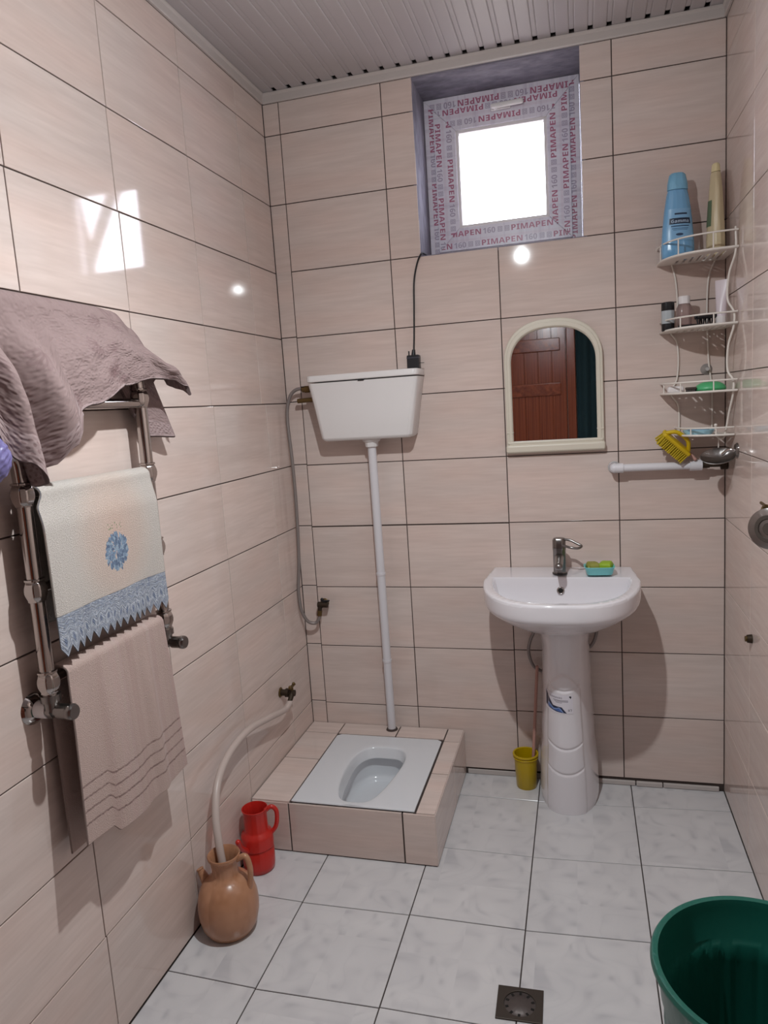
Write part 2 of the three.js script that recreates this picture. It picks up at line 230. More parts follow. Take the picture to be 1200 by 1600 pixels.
// ---------------------------------------------------------------- door in the rear wall (seen in the mirror)
{
  const wood = std(0xffffff, 0.22, 0, { map: dataTex(256, 512, (u, v) => { const g = nA(u * 22 + nB(u * 3, v * 5) * 2, v * 4), k = nC(u * 60, v * 7); const s = (g - 0.5) * 50 + (k - 0.5) * 26; return [118 + s * 0.8, 56 + s * 0.5, 32 + s * 0.3]; }) });
  const d = new THREE.Group(); d.name = 'door_1'; d.position.set(0.655, 0, BACK); d.rotation.y = Math.PI; d.userData = { kind: 'structure', label: 'varnished brown plank door reflected in the arched mirror', category: 'door' }; scene.add(d);
  const leaf = part('door_leaf', box(-0.385, 0.385, 0.02, 2.06, 0.001, 0.03), wood, d);
  for (let i = 0; i < 7; i++) part('plank', rboxTo(-0.38 + i * 0.1088, -0.38 + (i + 1) * 0.1088 - 0.004, 0.03, 2.05, 0.03, 0.037, 0.003), wood, leaf);
  for (const y of [0.3, 1.55, 1.9]) part('rail', rboxTo(-0.34, 0.32, y - 0.05, y + 0.05, 0.037, 0.055, 0.006), wood, leaf);
  part('door_handle', [rod(V(-0.3, 1.02, 0.037), V(-0.3, 1.02, 0.075), 0.012), rbox(0.12, 0.018, 0.014, 0.006, -0.26, 1.02, 0.08)], M.chrome, d);
  for (const [x0, x1, y0, y1] of [[-0.455, -0.39, 0, 2.13], [0.39, 0.455, 0, 2.13], [-0.39, 0.39, 2.065, 2.13]]) part('door_frame', rboxTo(x0, x1, y0, y1, 0.001, 0.06, 0.006), wood, d);
  // dark teal curtain beside the door
  const fold = (u, v) => V(1.118 + u * 0.46, 2.12 - v * 1.7, BACK - 0.05 + Math.sin(u * 30 + v) * 0.018);
  const t = thing('curtain', 'dark teal hanging curtain reflected at the mirror\'s right side', 'curtain');
  part('cloth', cloth(60, 20, (u, v) => fold(1 - u, v), 0.004), std(0x0c2a30, 0.9), t);
  part('curtain_rod', [rod(V(1.12, 2.135, BACK - 0.05), V(1.6, 2.135, BACK - 0.05), 0.009), rod(V(1.18, 2.135, BACK - 0.05), V(1.18, 2.135, BACK), 0.006), rod(V(1.58, 2.135, BACK - 0.05), V(1.58, 2.135, BACK), 0.006)], M.chromeWorn, t);
}
// ---------------------------------------------------------------- lamp (hangs above the frame)
{
  const t = thing('ceiling_lamp', 'bare bulb hanging on a short cord from the ceiling', 'lamp', [LAMP.x, 0, LAMP.z]);
  part('cord', rod(V(0, LAMP.y + 0.11, 0), V(0, H - 0.006, 0), 0.003), M.blackCable, t); part('ceiling_rose', lathe([[0, H - 0.03], [0.02, H - 0.03], [0.04, H - 0.012], [0.042, H - 0.006]], 24), M.white, t);
  part('socket', lathe([[0, 0.115], [0.008, 0.113], [0.017, 0.1], [0.018, 0.065], [0.014, 0.06], [0, 0.06]], 24).translate(0, LAMP.y, 0), M.white, t);
  const bulb = part('bulb', lathe([[0, -0.03], [0.012, -0.028], [0.021, -0.02], [0.026, -0.008], [0.027, 0.004], [0.0245, 0.018], [0.019, 0.036], [0.014, 0.062], [0, 0.062]], 32, 2), std(0xffffff, 0.4, 0, { emissive: new THREE.Color().setRGB(0.93, 1, 1.03), emissiveIntensity: 9 }), t); bulb.position.y = LAMP.y;
  const tint = new THREE.Color().setRGB(...LAMP_COLOR); // a bulb whose upper half is its opaque body: most of the light leaves downwards
  const down = new THREE.SpotLight(tint, LAMP_DOWN, 0, 1.54, 1, 2), round = new THREE.PointLight(tint, LAMP_ROUND, 0, 2);
  for (const l of [down, round]) { l.position.set(0, LAMP.y, 0); l.castShadow = true; l.shadow.radius = 0.9; t.add(l); } down.target.position.set(0, 0, 0); t.add(down.target);
}
// ---------------------------------------------------------------- tree outside (its branches show only mirrored in the left wall tiles)
{
  const bark = std(0x2c2622, 0.9), t = thing('tree', 'bare dark tree outside, its branches mirrored in the glossy left wall tiles', 'tree', [2.0, 0, -1.6]);
  part('trunk', tube([V(0.1, 0, 0), V(0.02, 1.4, 0), V(0, 2.6, 0.05), V(0.12, 3.6, 0.1), V(0.1, 5, 0)], 0.075, 40, 10), bark, t);
  for (const b of [[[0, 2.45], [-0.35, 2.95], [-0.6, 3.1]], [[0.02, 2.8], [0.45, 3.25], [0.9, 3.3]], [[0.05, 3.1], [-0.25, 3.5], [-0.3, 4]], [[0, 2.2], [0.5, 2.6], [0.8, 3.1]], [[0, 1.9], [-0.4, 2.2], [-0.7, 2.75]]]) part('branch', tube(b.map(([x, y], i) => V(x, y, 0.05 + i * 0.08)), 0.035, 20, 8), bark, t);
}

// ---------------------------------------------------------------- squat toilet step, pan, cistern, flush pipe
const PT = 0.187, PX = 0.652, PZ = 0.619;
{
  const t = thing('toilet_step', 'low cream-tiled step in the corner carrying the squat pan', 'step');
  const inset = 0.004, hole = [0.152, 0.578, 0.108, 0.7];
  part('core', [box(0.001, hole[0], 0, PT - inset, 0.001, PZ - inset), box(hole[1], PX - inset, 0, PT - inset, 0.001, PZ - inset), box(hole[0], hole[1], 0, PT - inset, 0.001, hole[2]), box(hole[0], hole[1], 0, 0.03, hole[2], PZ - inset), box(hole[0], hole[1], 0.03, PT - 0.03, PZ - 0.012, PZ - inset)], GROUT, t);
  const front = new THREE.Group(), right = new THREE.Group(), top = new THREE.Group(); const faces = [[front, 'front_face'], [right, 'side_face'], [top, 'top_face']]; faces.forEach(([g, n]) => { g.name = n; t.add(g); });
  front.position.z = PZ; right.position.x = PX; right.rotation.y = Math.PI / 2; top.position.y = PT; top.rotation.x = -Math.PI / 2;
  for (const [a, b] of [[0.001, 0.139], [0.139, 0.541], [0.541, PX]]) tile(front, a, b, 0.002, PT - 0.004, { gap: 0.005 });
  for (const [a, b] of [[0.001, 0.265], [0.265, PZ]]) tile(right, -b, -a, 0.002, PT - 0.002, { wobble: 0.5, gap: 0.005 });
  for (const [x0, x1, z0, z1] of [[0.001, 0.145, 0.001, 0.098], [0.001, 0.145, 0.098, 0.318], [0.001, 0.145, 0.318, PZ], [0.145, 0.388, 0.001, 0.098], [0.388, 0.586, 0.001, 0.098], [0.586, PX, 0.001, 0.112], [0.586, PX, 0.112, 0.362], [0.586, PX, 0.362, PZ]]) tile(top, x0, x1, -z1, -z0, { wobble: 0.5, gap: 0.005 });
}
{
  const t = thing('squat_pan', 'white ceramic squat toilet pan with a keyhole bowl set in the tiled step', 'toilet', [0.3655, 0, 0.366]);
  const N = 96, plateW = 0.216, z0 = -0.264, z1 = 0.249, top = PT + 0.004;
  const hole = (a) => { // opening outline, back is -z; narrower and longer to the front
    const c = Math.cos(a), s = Math.sin(a), zz = s > 0 ? 0.222 * Math.pow(s, 0.8) : -0.165 * Math.pow(-s, 0.75), w = lerp(0.102, 0.083, smooth(-0.1, 0.22, zz)), x = Math.sign(c) * Math.pow(Math.abs(c), 0.55) * w; return [x + 0.012 * smooth(0.1, -0.2, zz), zz]; };
  const rect = (a) => { const [hx, hz] = hole(a), c = Math.cos(a), s = Math.sin(a), k = 1 / Math.max(Math.abs(c) / plateW, Math.abs(s) / 0.259); return [clamp(c * k, -plateW, plateW), clamp(s * k + 0.003, z0, z1)]; };
  const ring = (f, y) => (a) => { const [x, z] = f(a); return V(x, typeof y === 'function' ? y(x, z) : y, z); };
  const grow = (f, m) => (a) => { const [x, z] = f(a), [cx, cz] = [0.005, 0.03], l = Math.hypot(x - cx, z - cz); return [x + (x - cx) / l * m, Math.min(z + (z - cz) / l * m, 0.2485)]; };
  const loft = (rs) => surface(N, rs.length - 1, (u, v) => rs[Math.round(v * (rs.length - 1))](Math.PI * 2 * u), true);
  const ang = [rect, rect].length; // plate from the outer edge inwards
  part('plate', loft([ring(rect, PT - 0.001), ring(rect, top - 0.002), ring(grow(rect, -0.002), top), ring(grow(hole, 0.026), top), ring(grow(hole, 0.008), top), ring(grow(hole, 0.002), top - 0.0025), ring(hole, top - 0.008)]).toNonIndexed(), M.pan, t);
  const deep = (x, z) => top - 0.135 + 0.06 * smooth(0.06, 0.22, z);
  part('bowl', loft([ring(hole, top - 0.008), ring(grow(hole, -0.012), top - 0.036), ring(grow(hole, -0.013), top - 0.04), ring(grow(hole, -0.009), top - 0.043), ring(grow(hole, 0.012), top - 0.048), ring(grow(hole, 0.012), (x, z) => deep(x, z) + 0.02), ring(grow(hole, 0.0), (x, z) => deep(x, z) + 0.004), ring(grow(hole, -0.02), (x, z) => deep(x, z)), ring((a) => { const [x, z] = hole(a); return [x * 0.5, z * 0.5 + 0.02]; }, (x, z) => deep(x, z) - 0.003), ring((a) => [0.03 + Math.cos(a) * 0.034, 0.095 + Math.sin(a) * 0.034], top - 0.138), ring((a) => [0.03 + Math.cos(a) * 0.028, 0.095 + Math.sin(a) * 0.028], top - 0.15), ring((a) => [0.03 + Math.cos(a) * 0.002, 0.095 + Math.sin(a) * 0.002], top - 0.155)]), M.pan, t);
}
{
  const t = thing('flush_cistern', 'white plastic cistern high on the back wall above the squat toilet', 'cistern', [0.353, 1.38, 0]);
  const bodyRing = (y, w, z1, r) => { const out = [], hw = w / 2; const cor = [[-hw, 0.002, 0.004], [-hw, z1, r], [hw, z1, r], [hw, 0.002, 0.004]]; const dirs = [[1, 1], [1, -1], [-1, -1], [-1, 1]], start = [270, 180, 90, 0]; cor.forEach(([x, z, q], i) => { const cx = x + dirs[i][0] * q, cz = z + dirs[i][1] * q; for (let k = 0; k <= 6; k++) { const a = (start[i] - k * 15) * Math.PI / 180; out.push(V(cx + Math.cos(a) * q, y, cz + Math.sin(a) * q)); } }); return out; };
  const loftRings = (rs) => surface(rs[0].length, rs.length - 1, (u, v) => rs[Math.round(v * (rs.length - 1))][Math.round(u * rs[0].length) % rs[0].length], true);
  const flat = (y, rg) => rg.map((p) => V(0.001 * Math.sign(p.x), y, 0.05));
  const b0 = bodyRing(0.004, 0.345, 0.104, 0.014), b1 = bodyRing(0.012, 0.358, 0.11, 0.018), b2 = bodyRing(0.222, 0.43, 0.122, 0.02);
  part('tank', toCreasedNormals(loftRings([flat(0, b0), bodyRing(0.0, 0.33, 0.098, 0.012), b0, b1, bodyRing(0.12, 0.394, 0.116, 0.02), b2, flat(0.222, b2)]), 0.6), M.plastic, t);
  const l = (y, g) => bodyRing(y, 0.436 + g, 0.126 + g / 2, 0.02);
  const lid = part('lid', toCreasedNormals(loftRings([flat(0.2265, b2), l(0.2265, -0.004), l(0.229, 0), l(0.246, 0), l(0.2495, -0.004), l(0.2505, -0.012), flat(0.2515, b2)]), 0.6), M.plastic, t);
  part('lid_clip', rbox(0.024, 0.006, 0.008, 0.002, 0.0, 0.2225, 0.1225), M.black, lid, 'small dark clip under the lid');
  part('outlet', lathe([[0, 0.004], [0.036, 0.004], [0.034, -0.008], [0.027, -0.012], [0.024, -0.03], [0, -0.03]], 32).translate(0.006, 0, 0.055), M.plastic, t);
  part('inlet_fitting', [rod(V(-0.205, 0.205, 0.05), V(-0.262, 0.205, 0.05), 0.011), rod(V(-0.232, 0.205, 0.05), V(-0.25, 0.205, 0.05), 0.015, 0.015, 6), rod(V(-0.2, 0.165, 0.05), V(-0.285, 0.162, 0.05), 0.009)], M.brass, t);
  const p = thing('flush_pipe', 'long white flush pipe running from the cistern down to the squat pan', 'pipe');
  const a = V(0.359, 1.352, 0.055), b = V(0.3585, PT, 0.036);
  const at = (s) => a.clone().lerp(b, s), len = 0.0165;
  part('pipe', rod(at(0), at(1), len, len, 28), M.pvc, p);
  for (const s of [0.43, 0.74]) part('collar', rod(at(s), at(s + 0.008), len + 0.0022, len + 0.0022, 28), M.pvc, p);
  part('foot_seal', lathe([[0.0165, 0], [0.024, 0], [0.022, 0.005], [0.0165, 0.007]], 28).translate(0.3585, PT, 0.036), GROUT, p, 'dark sealed foot');
}
{
  const t = thing('water_hose', 'thin grey flexible hose looping from the cistern down the wall corner', 'hose');
  part('hose', tube([V(0.093, 1.588, 0.05), V(0.07, 1.588, 0.05), V(0.045, 1.573, 0.05), V(0.026, 1.535, 0.05), V(0.018, 1.48, 0.05), V(0.024, 1.29, 0.05), V(0.024, 1.1, 0.05), V(0.02, 0.9, 0.06), V(0.012, 0.77, 0.07), V(0.02, 0.69, 0.07), V(0.04, 0.645, 0.055), V(0.065, 0.638, 0.045), V(0.082, 0.66, 0.042), V(0.086, 0.682, 0.04)], 0.0068, 140, 10), M.hoseGrey, t);
  part('end_nut', [rod(V(0.083, 0.668, 0.042), V(0.086, 0.69, 0.04), 0.0105, 0.0105, 6)], M.brass, t); part('end_nut', rod(V(0.088, 1.588, 0.05), V(0.102, 1.588, 0.05), 0.0105, 0.0105, 6), M.brassDark, t);
  const v = thing('stop_valve', 'small tarnished brass valve on the back wall beside the corner', 'valve', [0.095, 0.712, 0]);
  part('body', [rod(V(0, 0, 0.001), V(0, 0, 0.045), 0.011), rod(V(-0.01, -0.026, 0.04), V(-0.006, 0.004, 0.04), 0.009), rod(V(-0.016, 0.002, 0.038), V(0.026, 0.002, 0.038), 0.012)], M.brassDark, v);
  part('flange', lathe([[0, 0.006], [0.014, 0.005], [0.019, 0.0]], 20).rotateX(Math.PI / 2).translate(0, 0, 0.001), M.brass, v);
  part('handle', [rbox(0.034, 0.006, 0.012, 0.002, 0.018, 0.019, 0.04), rod(V(0.012, 0.002, 0.04), V(0.012, 0.02, 0.04), 0.005), ball(V(0.004, 0.024, 0.04), 0.007)], M.black, v, 'dark worn handle');
  const w = thing('wall_tap', 'tarnished brass tap low on the left wall above the jugs', 'tap', [0, 0.442, 0.303]);
  part('body', [rod(V(0.001, 0, 0), V(0.06, 0, 0), 0.012), rod(V(0.022, 0, 0), V(0.036, 0, 0), 0.017, 0.017, 6), rod(V(0.05, 0.002, 0), V(0.046, -0.03, 0.03), 0.01, 0.009)], M.brassDark, w);
  part('flange', lathe([[0, 0.006], [0.015, 0.005], [0.02, 0]], 20).rotateZ(-Math.PI / 2).translate(0.001, 0, 0), M.brass, w);
  part('handle', [rod(V(0.05, 0, 0), V(0.05, 0.028, 0), 0.005), rbox(0.012, 0.006, 0.05, 0.002, 0.05, 0.026, 0.0), ball(V(0.05, 0.03, -0.018), 0.006), ball(V(0.05, 0.03, 0.018), 0.006)], M.brass, w);
  single('garden_hose', tube([V(0.047, 0.414, 0.328), V(0.045, 0.405, 0.36), V(0.04, 0.43, 0.5), V(0.034, 0.455, 0.66), V(0.034, 0.44, 0.8), V(0.045, 0.4, 0.9), V(0.062, 0.33, 0.957), V(0.08, 0.26, 0.985), V(0.094, 0.19, 0.998), V(0.1, 0.13, 1.0)], 0.0115, 120, 16), M.hoseBeige, 'beige rubber hose running from the wall tap into the clay jug', 'hose');
}
// ---------------------------------------------------------------- jugs
{
  const clay = std(0xffffff, 0.28, 0, { map: dataTex(256, 256, (u, v) => { const s = (nA(u * 8, v * 16) - 0.5) * 18 + (nC(u * 40, v * 40) - 0.5) * 10; return [172 + s, 124 + s, 94 + s]; }) });
  const t = thing('clay_jug', 'round orange clay jug with the hose in its mouth by the left wall', 'jug', [0.1, 0, 1.0], -0.2);
  part('body', lathe([[0, 0], [0.054, 0], [0.067, 0.006], [0.08, 0.028], [0.087, 0.058], [0.0885, 0.085], [0.086, 0.112], [0.079, 0.137], [0.067, 0.156], [0.052, 0.168], [0.042, 0.176], [0.038, 0.186], [0.038, 0.204], [0.041, 0.224], [0.047, 0.234], [0.048, 0.24], [0.045, 0.243], [0.041, 0.238], [0.035, 0.222], [0.031, 0.19], [0.032, 0.168], [0.06, 0.146], [0.08, 0.09], [0.05, 0.012], [0, 0.012]], 56, 1.2), clay, t);
  part('handle', tube([V(0.038, 0.226, -0.012), V(0.062, 0.236, -0.02), V(0.074, 0.205, -0.022), V(0.073, 0.16, -0.02), V(0.068, 0.135, -0.016)], 0.0085, 40, 12), clay, t);
  part('spout', [new THREE.CylinderGeometry(0.009, 0.017, 0.05, 20).rotateZ(0.55).translate(-0.073, 0.158, 0.012), new THREE.TorusGeometry(0.0085, 0.003, 8, 18).rotateX(Math.PI / 2).rotateZ(0.55).translate(-0.086, 0.179, 0.012)], clay, t);
  const r = thing('ablution_jug', 'translucent red plastic ablution jug between the clay jug and the step', 'jug', [0.062, 0, 0.715], 0.35);
  part('body', lathe([[0, 0], [0.046, 0], [0.051, 0.006], [0.053, 0.02], [0.053, 0.07], [0.05, 0.074], [0.05, 0.08], [0.0535, 0.084], [0.0535, 0.118], [0.051, 0.128], [0.042, 0.136], [0.039, 0.142], [0.039, 0.2], [0.043, 0.214], [0.041, 0.215], [0.037, 0.2], [0.037, 0.143], [0.049, 0.125], [0.051, 0.02], [0.045, 0.004], [0, 0.004]], 48), M.red, r);
  part('handle', tube([V(0.036, 0.202, 0), V(0.055, 0.212, 0), V(0.069, 0.2, 0), V(0.071, 0.17, 0), V(0.064, 0.14, 0), V(0.05, 0.122, 0)], 0.0075, 40, 12), M.red, r);
  part('spout', tube([V(-0.03, 0.09, 0.045), V(-0.045, 0.12, 0.07), V(-0.05, 0.15, 0.085)], 0.009, 24, 12), M.red, r);
}
// ---------------------------------------------------------------- washbasin
const SX = 1.052;
{
  const t = thing('washbasin', 'white ceramic washbasin with a rounded front on a pedestal', 'sink', [SX, 0, 0]);
  const outline = (u) => { // u 0..1 anticlockwise from back left; x, z
    const a = 0.15, b = 0.85;
    if (u < 0.1) { const k = u / 0.1; return [lerp(-0.25, -0.262, k), lerp(0.002, 0.1, k)]; }
    if (u > 0.9) { const k = (u - 0.9) / 0.1; return [lerp(0.262, 0.25, k), lerp(0.1, 0.002, k)]; }
    const th = Math.PI * (u - 0.1) / 0.8, c = -Math.cos(th), s = Math.max(0, Math.sin(th)), hw = 0.272; const x = Math.sign(c) * Math.pow(Math.abs(c), 0.72) * hw, z = 0.1 + 0.362 * Math.pow(s, 0.78); return [x * lerp(0.963, 1, smooth(0.1, 0.18, z)), z];
  };
  const NU = 120, full = (u) => { if (u <= 0.86) return outline(u / 0.86); const k = (u - 0.86) / 0.14; return [lerp(0.25, -0.25, k), 0.002]; };
  const inner = (u) => { const [x, z] = full(u); const k = u <= 0.86 ? u / 0.86 : 0; const sx = x * 0.885, sz = z * 0.925; const zb = 0.138; return [sx, Math.max(sz, zb + 0.02 * (Math.abs(sx) / 0.24) ** 2 * 0)]; };
  const tilt = (z) => 0.02 * (1 - clamp(z / 0.45)), cz = 0.2;
  const R = (f, s, y, tl = 1, zmin = 0.002, c = cz) => (u) => { const [x, z] = f(u); return V(x * s, y + tilt(z) * tl, Math.max(zmin, c + (z - c) * s)); };
  const rings = [R(full, 0.3, 0.682, 0), R(full, 0.37, 0.688, 0), R(full, 0.6, 0.712, 0), R(full, 0.82, 0.745, 0.2), R(full, 0.93, 0.766, 0.4), R(full, 0.975, 0.776, 0.6), R(full, 0.99, 0.782, 0.7), R(full, 0.997, 0.79, 0.8), R(full, 1, 0.8), R(full, 1.002, 0.83), R(full, 0.999, 0.8365), R(full, 0.985, 0.84), R(full, 0.965, 0.8405),
    R(inner, 1.02, 0.8395), R(inner, 1.0, 0.837), R(inner, 0.985, 0.831), R(inner, 0.965, 0.815, 0.6), R(inner, 0.93, 0.78, 0.4), R(inner, 0.86, 0.748, 0.2, 0, 0.28), R(inner, 0.7, 0.73, 0, 0, 0.28), R(inner, 0.4, 0.722, 0, 0, 0.27), R(inner, 0.1, 0.717, 0, 0, 0.26)];
  const g = surface(NU, rings.length - 1, (u, v) => rings[Math.round(v * (rings.length - 1))](u < 1 ? u : 0), true);
  const bowl = part('basin', toCreasedNormals(g, 0.75), M.ceramic, t);
  part('overflow_ring', new THREE.TorusGeometry(0.011, 0.0028, 10, 28).rotateX(-0.25).translate(0, 0.806, 0.143), M.chrome, bowl); part('overflow_hole', new THREE.CylinderGeometry(0.0095, 0.0095, 0.004, 24).rotateX(Math.PI / 2 - 0.25).translate(0, 0.806, 0.142), M.dark, bowl, 'dark round overflow hole');
  part('waste', lathe([[0, 0.718], [0.018, 0.72], [0.026, 0.7215], [0.03, 0.719]], 28).translate(0, 0, 0.262), M.chrome, bowl);
}
{
  const t = thing('pedestal', 'white ceramic pedestal with curved ridges and a blue and white sticker', 'pedestal', [1.061, 0, 0]);
  const hw = table([[0, 0.108], [0.02, 0.1105], [0.1, 0.108], [0.25, 0.098], [0.45, 0.089], [0.6, 0.087], [0.66, 0.092], [0.7, 0.106]]), dep = table([[0, 0.215], [0.3, 0.222], [0.55, 0.232], [0.69, 0.25]]);
  const NU = 200, NV = 260, top = 0.696;
  const shape = (u, v) => { // front part is a half oval, closed at the back
    const y = v * top, th = Math.PI * (1 + u * 1.0), c = Math.cos(th), s = Math.max(0, -Math.sin(th));
    let x = Math.sign(c) * Math.pow(Math.abs(c), 0.8) * hw(y), z = 0.028 + (dep(y)) * Math.pow(s, 0.85);
    const ax = Math.abs(x + 0.006) / hw(y), dome = 0.538 - 0.055 * Math.pow(ax / 0.62, 2), arc = (y0) => y0 + 0.022 * ax * ax / 0.4; let bump = 0;
    const inside = smooth(0.66, 0.6, ax) * (y < dome ? 1 : 0) * smooth(dome, dome - 0.012, y); bump = 0.006 * inside;
    for (const y0 of [0.474, 0.252, 0.155]) { const d = Math.abs(y - arc(y0)); bump -= 0.0045 * Math.exp(-(d * d) / 0.00002) * smooth(0.66, 0.58, ax); }
    return V(x * (1 + bump * 0.2), y, z + bump * smooth(0, 0.4, s));
  };
  const column = part('column', [surface(NU, NV, (u, v) => shape(u, v)), surface(1, 40, (u, v) => V(lerp(1, -1, u) * hw(v * top), v * top, 0.028))], M.ceramic, t);
  const stick = canvasTex(512, 400, (c, w, h) => { c.fillStyle = '#dcd8e0'; c.fillRect(0, 0, w, h); c.fillStyle = '#16203f'; c.beginPath(); c.moveTo(12, 10); c.lineTo(140, 250); c.lineTo(300, 262); c.lineTo(392, 392); c.lineTo(200, 372); c.lineTo(12, 332); c.fill();
    c.fillStyle = '#4a69a8'; c.beginPath(); c.moveTo(50, 220); c.lineTo(150, 300); c.lineTo(280, 285); c.lineTo(330, 375); c.lineTo(180, 350); c.lineTo(40, 320); c.fill(); c.strokeStyle = '#9fb4d8'; c.lineWidth = 10; c.beginPath(); c.moveTo(60, 230); c.lineTo(150, 330); c.lineTo(250, 280); c.lineTo(330, 380); c.stroke();
    c.fillStyle = '#77717c'; c.font = 'bold 54px sans-serif'; c.fillText('SERAVAS', 90, 80); c.fillRect(150, 108, 270, 14); c.fillRect(170, 134, 250, 12); c.fillRect(190, 160, 120, 10); c.fillStyle = '#1d1a22'; c.beginPath(); c.moveTo(440, 30); c.arc(460, 34, 22, Math.PI, 0); c.lineTo(468, 72); c.fill(); c.strokeStyle = '#6d6873'; c.lineWidth = 9; c.strokeRect(420, 310, 22, 30); c.beginPath(); c.moveTo(452, 300); c.lineTo(480, 305); c.lineTo(470, 350); c.stroke(); });
  // the sticker follows the curved front
  const sg = surface(24, 16, (u, v) => { const y = lerp(0.391, 0.46, v), x = lerp(-0.071, 0.026, u); let lo = 0, hi = 1; for (let k = 0; k < 30; k++) { const m = (lo + hi) / 2; if (shape(m, y / top).x < x) lo = m; else hi = m; } const p = shape(lo, y / top); return V(x, y, p.z + 0.0012); });
  part('sticker', sg, std(0xffffff, 0.35, 0, { map: stick, side: THREE.DoubleSide }), column, 'blue and white paper sticker with small grey print');
}
{
  const t = thing('basin_mixer', 'worn chrome mixer tap with an open loop lever on the washbasin', 'tap', [1.05, 0.858, 0.1]);
  part('body', lathe([[0, 0], [0.026, 0], [0.026, 0.005], [0.0225, 0.008], [0.0225, 0.088], [0.0235, 0.09], [0.0235, 0.098], [0, 0.098]], 36), M.chromeWorn, t);
  part('base_ring', new THREE.TorusGeometry(0.024, 0.003, 8, 32).rotateX(Math.PI / 2).translate(0, 0.003, 0), M.black, t, 'black rubber base ring');
  part('spout', [rod(V(0, 0.064, 0.01), V(0, 0.05, 0.105), 0.0165, 0.0145, 24), ball(V(0, 0.05, 0.105), 0.0145), rod(V(0, 0.05, 0.1), V(0, 0.032, 0.1), 0.0115)], M.chromeWorn, t);
  const mc = part('cap', lathe([[0, 0.098], [0.0235, 0.099], [0.0235, 0.124], [0.02, 0.131], [0, 0.133]], 36), M.chromeWorn, t);
  part('lever', [tube([V(0.012, 0.128, 0.004), V(0.038, 0.124, 0.004), V(0.062, 0.113, 0.012), V(0.078, 0.105, 0.02), V(0.066, 0.1, 0.034), V(0.042, 0.103, 0.036), V(0.014, 0.108, 0.02)], 0.0045, 60, 10)], M.chromeWorn, mc);
}
{
  const t = thing('soap_dish', 'small aqua soap dish on the right end of the washbasin', 'dish', [1.187, 0.861, 0.11], 0.06);
  const ring = (w, d, y) => (u) => { const a = u * Math.PI * 2, c = Math.cos(a), s = Math.sin(a); return V(Math.sign(c) * Math.pow(Math.abs(c), 0.35) * w, y, Math.sign(s) * Math.pow(Math.abs(s), 0.35) * d); };
  const rs = [ring(0.001, 0.001, 0), ring(0.042, 0.03, 0), ring(0.044, 0.032, 0.002), ring(0.051, 0.038, 0.026), ring(0.053, 0.04, 0.028), ring(0.051, 0.038, 0.029), ring(0.047, 0.034, 0.024), ring(0.041, 0.028, 0.006), ring(0.001, 0.001, 0.006)];
  part('tray', toCreasedNormals(surface(72, rs.length - 1, (u, v) => rs[Math.round(v * (rs.length - 1))](1 - u), true), 0.6), M.aqua, t);
  const lump = (seed) => { const g = mergeVertices(new RoundedBoxGeometry(0.044, 0.026, 0.05, 5, 0.011)), n = lattice(seed), p = g.attributes.position; for (let i = 0; i < p.count; i++) { const k = 1 + (n(p.getX(i) * 130 + 9, p.getZ(i) * 130 + p.getY(i) * 90 + 9) - 0.5) * 0.22; p.setXYZ(i, p.getX(i) * k, p.getY(i) * k, p.getZ(i) * k); } g.computeVertexNormals(); return g; };
  const s1 = single('soap_bar', lump(4), std(0x8b8a3c, 0.7), 'dull olive soap lump on the left of the aqua dish', 'soap', [1.166, 0.888, 0.108]); s1.rotation.y = 0.2;
  const s2 = single('soap_bar', lump(6), std(0x8fae24, 0.6), 'bright yellow-green soap lump on the right of the aqua dish', 'soap', [1.21, 0.89, 0.11]); s2.rotation.y = -0.15;
}
{ // flexible hoses under the basin
  const a = thing('supply_hose', 'grey flexible hose curving out left from behind the pedestal', 'hose'); part('hose', tube([V(0.985, 0.7, 0.08), V(0.965, 0.655, 0.05), V(0.93, 0.58, 0.035), V(0.922, 0.535, 0.03), V(0.94, 0.475, 0.03), V(0.985, 0.45, 0.03)], 0.0062, 60, 10), M.hoseGrey, a); part('end_nut', rod(V(0.985, 0.69, 0.08), V(0.984, 0.71, 0.08), 0.01, 0.01, 6), M.chromeWorn, a);
  const b = thing('supply_hose', 'grey flexible hose curving in on the right behind the pedestal', 'hose'); part('hose', tube([V(1.178, 0.72, 0.06), V(1.177, 0.66, 0.045), V(1.17, 0.6, 0.035), V(1.15, 0.56, 0.03), V(1.1, 0.53, 0.027)], 0.0062, 60, 10), M.hoseGrey, b); part('end_nut', rod(V(1.178, 0.71, 0.06), V(1.178, 0.73, 0.06), 0.01, 0.01, 6), M.chromeWorn, b);
}
{
  const t = thing('small_bucket', 'small yellow plastic bucket on the floor left of the pedestal', 'bucket', [0.8985, 0, 0.066]);
  part('pail', lathe([[0, 0.002], [0.036, 0], [0.0385, 0.004], [0.0445, 0.13], [0.049, 0.131], [0.05, 0.135], [0.0485, 0.138], [0.043, 0.137], [0.037, 0.007], [0, 0.006]], 48), M.yellow, t);
  part('rim', new THREE.TorusGeometry(0.0462, 0.0025, 10, 48).rotateX(Math.PI / 2).translate(0, 0.123, 0), M.yellow, t);
  const s = thing('cleaning_stick', 'thin pinkish wooden stick standing in the yellow bucket', 'stick'); part('shaft', rod(V(0.92, 0.012, 0.07), V(0.953, 0.48, 0.048), 0.0058, 0.0058, 12), M.pink, s); part('tip', ball(V(0.953, 0.48, 0.048), 0.0062, 12), M.pink, s);
}
